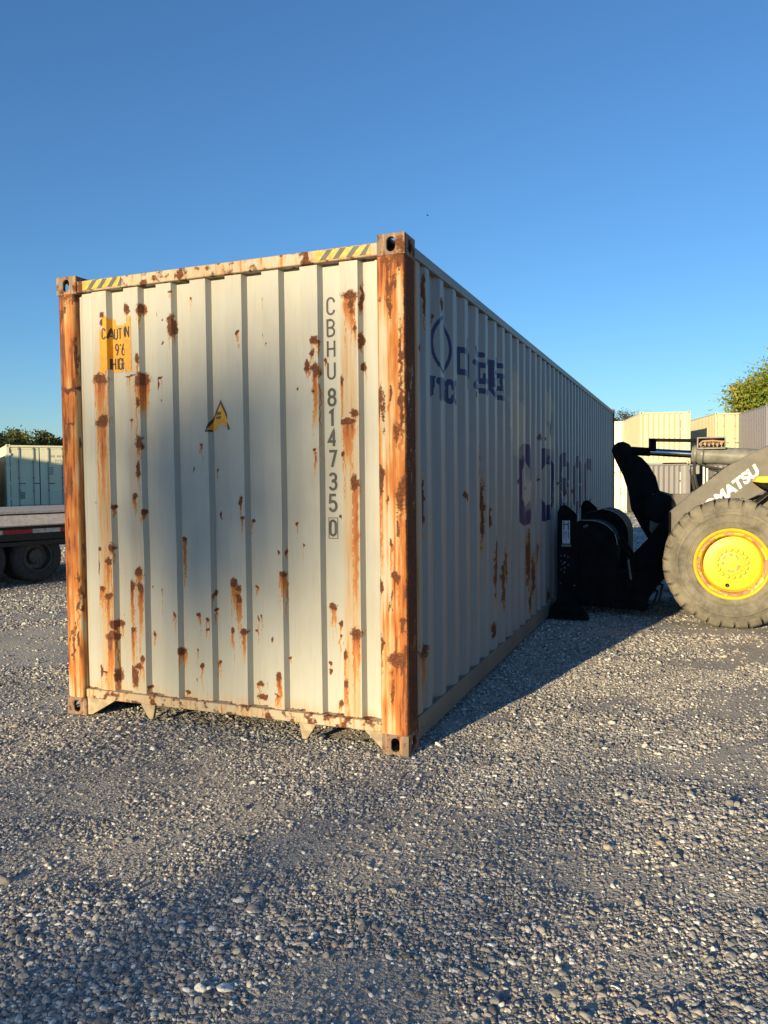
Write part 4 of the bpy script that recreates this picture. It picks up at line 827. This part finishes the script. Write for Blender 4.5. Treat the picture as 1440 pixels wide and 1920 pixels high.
# ------------------------------------------------------------------ other containers in the yard
def yard_container(name, label, group, c0, yaw, z0, colour, L0=6.06, H0=2.59, doors=False, stripe=None, mk=None, detail=True):
    o = empty('shipping_container', (c0[0], c0[1], z0), R(yaw)); tag(o, label, 'container', group)
    key = name; m = M.get(key) or weathered(key, colour, attrs=False, specks=.35, gen=.04, dirt_amt=.15); M[key] = m; Wd = 2.438
    def pt(nm, mb, mm=None, b=0): q = mb.build(nm, mm or m, o); (bevel(q, b, 2) if b else None); return q
    for x in (0, Wd-.13):
        for y in (.004, L0-.134): pt('corner_post', MB().box(x+.003, x+.127, y, y+.13, .118, H0-.118), b=.01)
    for top in (0, 1):
        za, zb = (H0-.118, H0) if top else (0, .118)
        for ox in (-1, 1):
            xa, xb = (Wd-.162, Wd) if ox > 0 else (0, .162); casting(xa, xb, 0, .178, za, zb, top, ox, -1, o, m); MBq = MB().box(xa, xb, L0-.178, L0, za, zb); pt('corner_casting', MBq, b=.008)
    def cor(n0, n1, pitch, dep, fr=(.0, .18, .26, .44, .52)):
        out = [(n0, 0)]; s_ = n0+.04
        while s_+pitch < n1:
            out += [(s_, 0), (s_+.1*pitch, dep), (s_+.5*pitch, dep), (s_+.6*pitch, 0)]; s_ += pitch
        return out+[(n1, 0)]
    def sheet(nm, pts, za, zb, fn):
        A = np.array([p[0] for p in pts])[:, None].repeat(2, 1); D = np.array([p[1] for p in pts])[:, None].repeat(2, 1); Zz = np.array([za, zb])[None, :].repeat(len(pts), 0)
        x_, y_, z_ = fn(A, D, Zz); return grid_mesh(nm, x_, y_, z_, m, o)
    sheet('side_panel', cor(.13, L0-.13, .28, .036), .16, H0-.07, lambda a, d, z: (.012+d, a, z)); sheet('side_panel', cor(.13, L0-.13, .28, .036), .16, H0-.07, lambda a, d, z: (Wd-.012-d, a, z))
    sheet('rear_panel', cor(.12, Wd-.12, .25, .04), .16, H0-.07, lambda a, d, z: (a, L0-.03-d, z)); sheet('roof_panel', cor(.1, L0-.1, .21, -.02), .06, Wd-.06, lambda a, d, z: (z, a, H0-.05+d*0-.0-d))
    for x in (.006, Wd-.066): pt('side_rail', MB().box(x, x+.06, .178, L0-.178, H0-.085, H0-.025), b=.006); pt('side_rail', MB().box(x, x+.05, .178, L0-.178, .03, .165), b=.006)
    pt('top_rail', MB().box(.162, Wd-.162, .006, .07, H0-.11, H0-.03), b=.006); pt('bottom_rail', MB().box(.162, Wd-.162, .006, .08, .03, .165), b=.006)
    if not doors:
        sheet('end_panel', cor(.125, Wd-.125, .25, .045), .16, H0-.1, lambda a, d, z: (a, .03+d, z))
        if mk:
            mb = MB(); zt = H0-.45
            for k in range(11):
                if k != 4: ribbons(mb, [[(Wd-.48, zt-.10*k), (Wd-.48, zt-.10*k-.07)]], .045, lambda u, v: (u, .026, v))
            tag(mb.build('serial_marks', mk, o, smooth=0), kind='stuff')
    else:
        for s_, (xa, xb) in enumerate(((.150, Wd/2-.018), (Wd/2+.018, Wd-.150))):
            d = pt('door', MB().box(xa, xb, .045, .075, .175, H0-.12), b=.006)
            hz = (H0-.30)/4
            for k in range(1, 4): q = pt('door_rib', MB().box(xa+.05, xb-.05, .034, .046, .17+hz*k-.035, .17+hz*k+.035), b=.006); q.parent = d
            for zq in (.185, H0-.19): q = pt('door_rib', MB().box(xa+.01, xb-.01, .032, .046, zq, zq+.06), b=.006); q.parent = d
            for xr in (xa+.30, xb-.22):
                mb = MB(); mb.tube([(xr, .012, .13), (xr, .012, H0-.08)], .017, 8)
                for zk in (.16, .75, 1.25, 1.9, H0-.16): mb.box(xr-.035, xr+.035, .0, .036, zk-.03, zk+.03)
                q = mb.build('lock_rod', M['galv'], o, smooth=40); q.parent = d
                mb = MB(); mb.box(xr-.02, xr+.24, -.006, .008, 1.02, 1.055); q = mb.build('handle', M['siderail'], o); q.parent = d
            for zk in (.45, 1.05, 1.65, 2.2):
                xh = .10 if s_ == 0 else Wd-.17; q = pt('hinge', MB().box(xh, xh+.07, .0, .04, zk-.05, zk+.05)); q.parent = d
        for xg0, xg1, zg0, zg1 in ((.135, .15, .17, H0-.11), (Wd-.15, Wd-.135, .17, H0-.11), (Wd/2-.018, Wd/2+.018, .17, H0-.11), (.135, Wd-.135, .165, .175), (.135, Wd-.135, H0-.12, H0-.108)): MB().box(xg0, xg1, .05, .06, zg0, zg1).build('gasket', M['rubberhose'], o)
        if mk:
            mb = MB(); xx = Wd/2+.42
            for k in range(5): mb.box(xx+.09*k+(.06 if k > 1 else 0), xx+.09*k+.055+(.06 if k > 1 else 0), .041, .0435, H0-.50, H0-.42)
            for k in range(3): mb.box(xx+.16+.09*k, xx+.21+.09*k, .041, .0435, H0-.66, H0-.60)
            for k in range(5): mb.box(xx-.12, xx+.10, .041, .0435, H0-.95-.085*k, H0-.90-.085*k)
            mb.box(.48, .66, .041, .0435, .42, .70); tag(mb.build('door_marks', mk, o, smooth=0), kind='stuff')
    MB().box(.08, Wd-.08, .1, L0-.1, .12, .15).build('floor', M['darkfloor'], o)
    return o
M['galv'] = simple('dull galvanised rod', (.28, .28, .25), .5, .2)
M['faint'] = simple('faint grey print', (.30, .30, .24), .6)
CREAM = (.60, .54, .33); GREY = (.20, .19, .19); PALE = (.70, .68, .56)
g_ = 'containers stacked at the far side of the yard'
zA = -.37
yard_container('charcoal container paint', 'charcoal container under the plain cream one, its end lit by the sun', g_, (-1.05, 37.3), 12.5, zA, GREY, 6.06, mk=M['white'])
yard_container('cream container paint', 'cream container with a plain ribbed end, stacked on a charcoal one', g_, (-1.05, 37.3), 12.5, zA+2.595, CREAM, 6.06, mk=M['faint'])
yard_container('charcoal container paint', 'dark container under the cream one with doors, seen beside the charcoal one', g_, (2.48, 39.6), 14, zA, GREY, 12.19)
yard_container('cream container paint', 'cream container showing its double doors, top of its stack', g_, (2.48, 39.6), 14, zA+2.595, CREAM, 12.19, doors=True, mk=M['faint'])
yard_container('slate container paint', 'slate grey ribbed container, lowest at the right edge of the photo', g_, (4.50, 35.2), 11, zA-.05, (.22, .21, .23), 12.19)
yard_container('slate container paint', 'slate grey ribbed container at the right edge, upper of two', g_, (4.50, 35.2), 11, zA+2.545, (.22, .21, .23), 12.19, mk=M['white'])
yard_container('pale container paint', 'pale container with doors, on the ground past the end of the long rusty one', g_, (-4.16, 39.6), -14, -.33, PALE, 12.19, doors=True, mk=M['faint'])
yard_container('pale container paint', 'pale ribbed container, upper one past the end of the long rusty one', g_, (-4.3, 43.5), -4, 2.25, PALE, 6.06)
yard_container('cream door container paint', 'cream container with closed doors half in shadow, behind the flatbed trailer', None, (-23.8, 19.2), 51.5, .50, (.70, .68, .47), 12.19, doors=True, mk=M['faint'])
yard_container('tan container paint', 'weathered tan container at the left edge, lower than the cream one beside it', None, (-25.75, 17.1), 51.5, .20, (.34, .27, .17), 6.06)
# the row standing left of the camera whose top edge throws the slanting shade on the cream doors
yard_container('cream container paint', 'cream container in the row left of the photographer, lower of two', 'containers left of the photographer', (-35.4, 4.14), -98, .75, CREAM, 12.19)
yard_container('charcoal container paint', 'charcoal container in the row left of the photographer, upper of two', 'containers left of the photographer', (-35.4, 4.14), -98, 3.345, GREY, 12.19)

# ------------------------------------------------------------------ flatbed trailer
tr = empty('flatbed_trailer', (-8.9, 5.0, 0)); tag(tr, 'black flatbed trailer with pale plank deck and red and white tape, cut by left edge', 'trailer')
def T_(o): o.parent = tr; o.matrix_parent_inverse = Matrix.Translation((8.9, -5.0, 0)); return o
M['wood'] = simple('weathered deck board', (.42, .36, .29), .85, var=.3, scale=14, bumpa=.4)
M['woodside'] = simple('pale dusty side rail', (.66, .56, .45), .7, var=.15, scale=18)
M['redtape'] = simple('red reflective tape', (.40, .03, .04), .3); M['whitetape'] = simple('white reflective tape', (.62, .62, .62), .3)
M['truckblack'] = simple('black trailer steel', (.02, .02, .021), .5, var=.4)
dirv = Vector((.28, .96, 0)).normalized(); nrm = Vector((.96, -.28, 0)).normalized()
pA = Vector((-7.7, 5.0, 0))-dirv*6.55; Ld = 9.6
def TP(l, n, z): p = pA+dirv*l-nrm*n; return (p.x, p.y, z)
def tbox(mb, l0, l1, n0, n1, z0, z1):
    vs_ = [TP(l, n, z) for l in (l0, l1) for n in (n0, n1) for z in (z0, z1)]
    return mb._add(vs_, [(0, 1, 3, 2), (4, 6, 7, 5), (0, 4, 5, 1), (2, 3, 7, 6), (0, 2, 6, 4), (1, 5, 7, 3)])
for k in range(12): T_(bevel(tbox(MB(), .02, Ld, .03+.2*k, .222+.2*k, 1.098, 1.135).build('deck_board', M['wood']), .004))
mb = MB()
vs_ = [TP(l, n, z) for l in (0, Ld) for n, z in ((.028, 1.082), (-.012, 1.076), (-.13, .930), (-.12, .915), (.028, .915))]
mb._add(vs_, [(0, 1, 6, 5), (1, 2, 7, 6), (2, 3, 8, 7), (3, 4, 9, 8), (4, 0, 5, 9), (0, 1, 2, 3, 4), (9, 8, 7, 6, 5)]); T_(bevel(mb.build('side_rail', M['woodside']), .004)); T_(bevel(tbox(MB(), 0, Ld, -.012, .024, 1.098, 1.136).build('deck_edge', M['woodside']), .003))
mb = MB(); tbox(mb, 0, Ld, .03, .09, .70, .92); tbox(mb, 0, Ld, 2.3, 2.36, .7, 1.09); tbox(mb, 0, Ld, .55, .68, .55, 1.09); tbox(mb, 0, Ld, 1.7, 1.83, .55, 1.09)
for k in range(24): tbox(mb, .2+.4*k, .27+.4*k, .09, 2.3, .98, 1.09)
T_(mb.build('frame', M['truckblack']))
l = .15; k = 0
while l < Ld-.4:
    T_(tbox(MB(), l, l+.44, .024, .029, .80, .862).build('reflective_tape', M['redtape' if k % 2 == 0 else 'whitetape'], smooth=0)); l += .445; k += 1
    if k % 8 == 0: l += .5
T_(tbox(MB(), 8.4, 8.44, .05, .6, .30, .98).build('mud_flap', M['truckblack']))
T_(tbox(MB(), 5.6, 8.4, .02, .03, .62, .68).build('light_bar', M['truckblack']))
M['trtyre'] = simple('trailer tyre rubber', (.045, .043, .04), .85, var=.3); M['trrim'] = simple('dark steel rim', (.07, .07, .07), .4, .3)
def twheel(lc, n0):
    def P_(mb, prof_, n=40):
        base = len(mb.v); m = len(prof_)
        for k in range(n):
            a = 2*math.pi*k/n
            for r_, d in prof_: p = pA+dirv*(lc+r_*math.cos(a))-nrm*(n0+d); mb.v.append((p.x, p.y, .43+r_*math.sin(a)))
        for k in range(n):
            for j in range(m-1): mb.f.append((base+k*m+j, base+((k+1) % n)*m+j, base+((k+1) % n)*m+j+1, base+k*m+j+1)); mb.mi.append(0)
        return mb
    rim = P_(MB(), [(.225, .03), (.225, .0), (.205, .0), (.195, .03), (.185, .10), (.12, .11), (.11, .06), (.07, .05), (.001, .05)]).build('wheel', M['trrim'], None, 30)
    ty = P_(MB(), [(.215, .02), (.24, -.012), (.31, -.022), (.36, -.006), (.388, .03), (.392, .06), (.385, .065), (.385, .075), (.392, .08), (.392, .19), (.388, .22), (.35, .25), (.22, .23)]).build('tyre', M['trtyre'], None, 40); ty.parent = rim
    mb = MB()
    for k in range(8): a = 2*math.pi*k/8; p = pA+dirv*(lc+.085*math.cos(a))-nrm*(n0+.05); q = p+nrm*.02; z = .43+.085*math.sin(a); mb.tube([(p.x, p.y, z), (q.x, q.y, z)], .01, 6)
    nn = mb.build('wheel_nuts', M['bolt'], None); nn.parent = rim
    return T_(rim)
for lc in (6.55, 5.68):
    for n0 in (.10, .37, 1.75, 2.02): twheel(lc, n0)
mb = MB(); 
for lc in (6.55, 5.68): p, q = TP(lc, .2, .43), TP(lc, 2.2, .43); mb.tube([p, q], .06, 10)
T_(mb.build('axle', M['truckblack']))

# ------------------------------------------------------------------ trees
def leafmat(name, cols):
    t = NT(name); a = t.attr('tint'); c = t.ramp(a, cols); t.out(c, .6, spec=.25)
    tr_ = t.node('ShaderNodeBsdfTranslucent'); t.l.new(c, tr_.inputs[0]); mx = t.node('ShaderNodeMixShader'); mx.inputs[0].default_value = .22
    o_ = t.n['Material Output']; t.l.new(t.b.outputs[0], mx.inputs[1]); t.l.new(tr_.outputs[0], mx.inputs[2]); t.l.new(mx.outputs[0], o_.inputs[0]); return t.m
M['leafA'] = leafmat('yellowing oak leaves', [(0, (.07, .11, .018)), (.35, (.17, .22, .028)), (.7, (.28, .29, .035)), (1, (.38, .25, .045))])
M['leafB'] = leafmat('dark evergreen leaves', [(0, (.012, .022, .010)), (.5, (.030, .045, .018)), (1, (.065, .075, .03))])
M['leafD'] = leafmat('olive leaves', [(0, (.03, .045, .012)), (.5, (.07, .085, .02)), (1, (.14, .14, .03))])
M['leafC'] = leafmat('brown winter twigs', [(0, (.06, .045, .03)), (.5, (.10, .075, .05)), (1, (.14, .11, .07))])
M['bark'] = simple('grey bark', (.14, .115, .09), .9, var=.35, scale=6, bumpa=.6)
def tree(name, label, x, y, h, cr, ch, n, ls, m, group, base_frac=.35, nclump=26, trunk_r=None, lean=0.0, bare=.0, seed=1, cat='tree', cshape=1.0, zb=None, nbr=26):
    rg = np.random.default_rng(seed); z0 = float(slope(x, y))-.05 if zb is None else zb
    o = empty(name, (x, y, z0)); tag(o, label, cat, group); trunk_r = trunk_r or h*.022
    cz = h-ch/2; C_ = []
    for k in range(nclump):
        d = rg.normal(size=3); d /= np.linalg.norm(d); q = rg.random()**(1/3.)*.82; C_.append((d[0]*cr*q, d[1]*cr*q, cz+d[2]*ch/2*q*cshape))
    C_ = np.array(C_); cs = rg.uniform(.16, .34, nclump)*min(cr, ch/2)*1.25
    mb = MB(); mb.tube([(0, 0, 0), (lean*.3, 0, h*.3), (lean*.7, .02*h, h*.6), (lean, 0, h*.93)], [trunk_r, trunk_r*.8, trunk_r*.55, trunk_r*.12], 9); mb.build('trunk', M['bark'], o, smooth=50)
    mb = MB()
    for c_ in C_[:nbr]:
        zb_ = min(h*.85, max(h*.25, c_[2]-abs(c_[0])*.8-ch*.12)); mb.tube([(lean*zb_/h, 0, zb_), (c_[0]*.5, c_[1]*.5, (zb_+c_[2])/2+.05*h), tuple(c_)], [trunk_r*.35, trunk_r*.2, trunk_r*.07], 5)
        if bare:
            for _ in range(4):
                e = c_+rg.normal(size=3)*cr*.28; mb.tube([tuple(c_*.8+np.array([0, 0, c_[2]*.2])), tuple((c_+e)/2+rg.normal(size=3)*.1), tuple(e*np.array([1.08, 1.08, 1]))], [trunk_r*.09, trunk_r*.06, trunk_r*.02], 4)
    mb.build('branches', M['bark'], o, smooth=50)
    k = rg.choice(nclump, n, p=cs**2/(cs**2).sum()); d = rg.normal(size=(n, 3)); d /= np.linalg.norm(d, axis=1)[:, None]
    rad = rg.random((n, 1))**.45*cs[k][:, None]*(1+.22*rg.normal(size=(n, 1))); p = C_[k]+d*rad*np.array([1.15, 1.15, .8])
    a = rg.normal(size=(n, 3)); a /= np.linalg.norm(a, axis=1)[:, None]; b = np.cross(a, rg.normal(size=(n, 3))); b /= np.linalg.norm(b, axis=1)[:, None]
    s_ = (ls*rg.uniform(.5, 1.3, (n, 1))); V = np.stack([p-a*s_, p+b*s_*.45, p+a*s_, p-b*s_*.45], 1).reshape(-1, 3)
    me = bpy.data.meshes.new('leaves'); me.vertices.add(4*n); me.vertices.foreach_set('co', V.reshape(-1).astype(np.float32)); me.loops.add(4*n); me.loops.foreach_set('vertex_index', np.arange(4*n, dtype=np.int32))
    me.polygons.add(n); me.polygons.foreach_set('loop_start', np.arange(0, 4*n, 4, dtype=np.int32)); me.update(calc_edges=True)
    tint = np.clip(rg.random(nclump)[k]*.7+rg.random(n)*.3, 0, 1); at = me.attributes.new('tint', 'FLOAT', 'POINT'); at.data.foreach_set('value', np.repeat(tint, 4).astype(np.float32))
    lo = link('crown', me, m, o); return o
def at(px_head, d): a = R(px_head); return 1.46-math.sin(a)*d, -4.03+math.cos(a)*d    # heading left of +y, distance
x_, y_ = at(-5.9, 62); tree('oak_tree', 'large yellow-green tree rising behind the containers at the right edge', x_, y_, 11.2, 4.4, 8.8, 60000, .15, M['leafA'], None, nclump=95, bare=1, seed=3)
x_, y_ = at(3.0, 95); tree('bare_tree', 'brown leafless treetop behind the cream containers', x_-2.2, y_, 9.6, 2.6, 4.6, 6000, .10, M['leafC'], None, nclump=20, bare=1, seed=5)
x_, y_ = at(5.45, 90); tree('pine_tree', 'dark rounded tree just past the far end of the long container', x_, y_, 9.2, 2.4, 6.4, 9000, .17, M['leafB'], None, nclump=26, seed=6)
for k, (hd, d, h_, cr_, mm, lab) in enumerate(((49.5, 58, 4.9, 2.6, 'leafB', 'dark evergreen tree at the left edge behind the tan container'), (47.6, 66, 4.3, 2.0, 'leafC', 'low brown bare tree behind the left corner of the cream doors'),
        (46.2, 62, 5.0, 2.2, 'leafD', 'tallest olive tree rising above the cream doors'), (44.9, 70, 4.7, 2.2, 'leafB', 'dark green tree above the right half of the cream doors'),
        (43.4, 64, 4.3, 2.4, 'leafB', 'green tree beside the left edge of the rusty container'), (41.5, 66, 4.9, 2.4, 'leafD', 'olive tree partly hidden by the left edge of the rusty container'))):
    x_, y_ = at(hd, d); tree('broadleaf_tree', lab, x_, y_, h_, cr_, h_*.75, 5200, .13, M[mm], 'trees behind the left containers', nclump=28, bare=1 if mm == 'leafC' else 0, seed=20+k, zb=.9)
# trees behind the photographer; the low sun comes over and between them
def behind(p, q, D): y = -D; return p-.2407*D, y, q+D*math.tan(SUN_EL)/.99
SH = [(-1.36, 1.46, 110, .95, 2.0, 760, 'slender pine with one high tuft of needles, behind the photographer'),
      (-1.45, 2.15, 120, 1.6, 2.3, 700, 'thin tall pine with a sparse open crown, behind the photographer'),
      (-3.5, .02, 70, .9, .34, 800, 'low sprawling pine left of the slender one, behind the photographer'),
      (-10.2, 1.48, 60, 2.6, .9, 6000, 'flat-topped pine left behind the photographer')]
for k, (p, q, D, cr_, ch_, n_, lab) in enumerate(SH):
    x_, y_, zc = behind(p, q, D); z0 = float(slope(x_, y_)); tree('pine_tree', lab, x_, y_, zc+ch_/2-z0, cr_, ch_, n_, .14, M['leafB'], 'trees behind the photographer', nclump=16, trunk_r=.09, seed=60+k, nbr=6)
for k, (p, top, D, cr_) in enumerate(((-9, -.15, 50, 4.2), (-5.2, .0, 47, 3.4), (-2.3, .02, 50, 3.2), (.5, -.02, 46, 3.2), (3.2, -.12, 50, 3.2), (6.8, -.3, 48, 4.0))):
    x_, y_, zt = behind(p, top, D); z0 = float(slope(x_, y_)); h_ = zt-z0
    tree('broadleaf_tree', ['leafy tree in the row behind the photographer, first from the left', 'leafy tree in the row behind the photographer, second from the left', 'leafy tree in the row behind the photographer, third from the left', 'leafy tree in the row behind the photographer, fourth from the left', 'leafy tree in the row behind the photographer, fifth from the left', 'leafy tree in the row behind the photographer, last on the right'][k], x_, y_, h_, cr_, h_*.8, 15000, .2, M['leafB'], 'trees behind the photographer', nclump=60, seed=80+k)

# ------------------------------------------------------------------ a bird far up
bx, by, bz = 1.4646+70*(_f.x+.0561*_r.x+.380*_u.x), -4.033+70*(_f.y+.0561*_r.y+.380*_u.y), 1.5504+70*(_f.z+.0561*_r.z+.380*_u.z)
bd = empty('bird', (bx, by, bz)); tag(bd, 'tiny dark bird high in the sky above the container corner', 'bird')
mb = MB(); mb.tube([(-.10, 0, 0), (-.05, 0, .005), (.05, 0, .0), (.12, 0, -.01)], [.008, .03, .028, .006], 8); mb.build('body', M['black'], bd, smooth=60)
for s_ in (-1, 1): MB()._add([(.03, 0, .01), (.02, .16*s_, .07), (-.02, .30*s_, .03), (-.05, .15*s_, .06), (-.03, 0, .01)], [(0, 1, 2, 3, 4)]).build('wing', M['black'], bd, smooth=0)
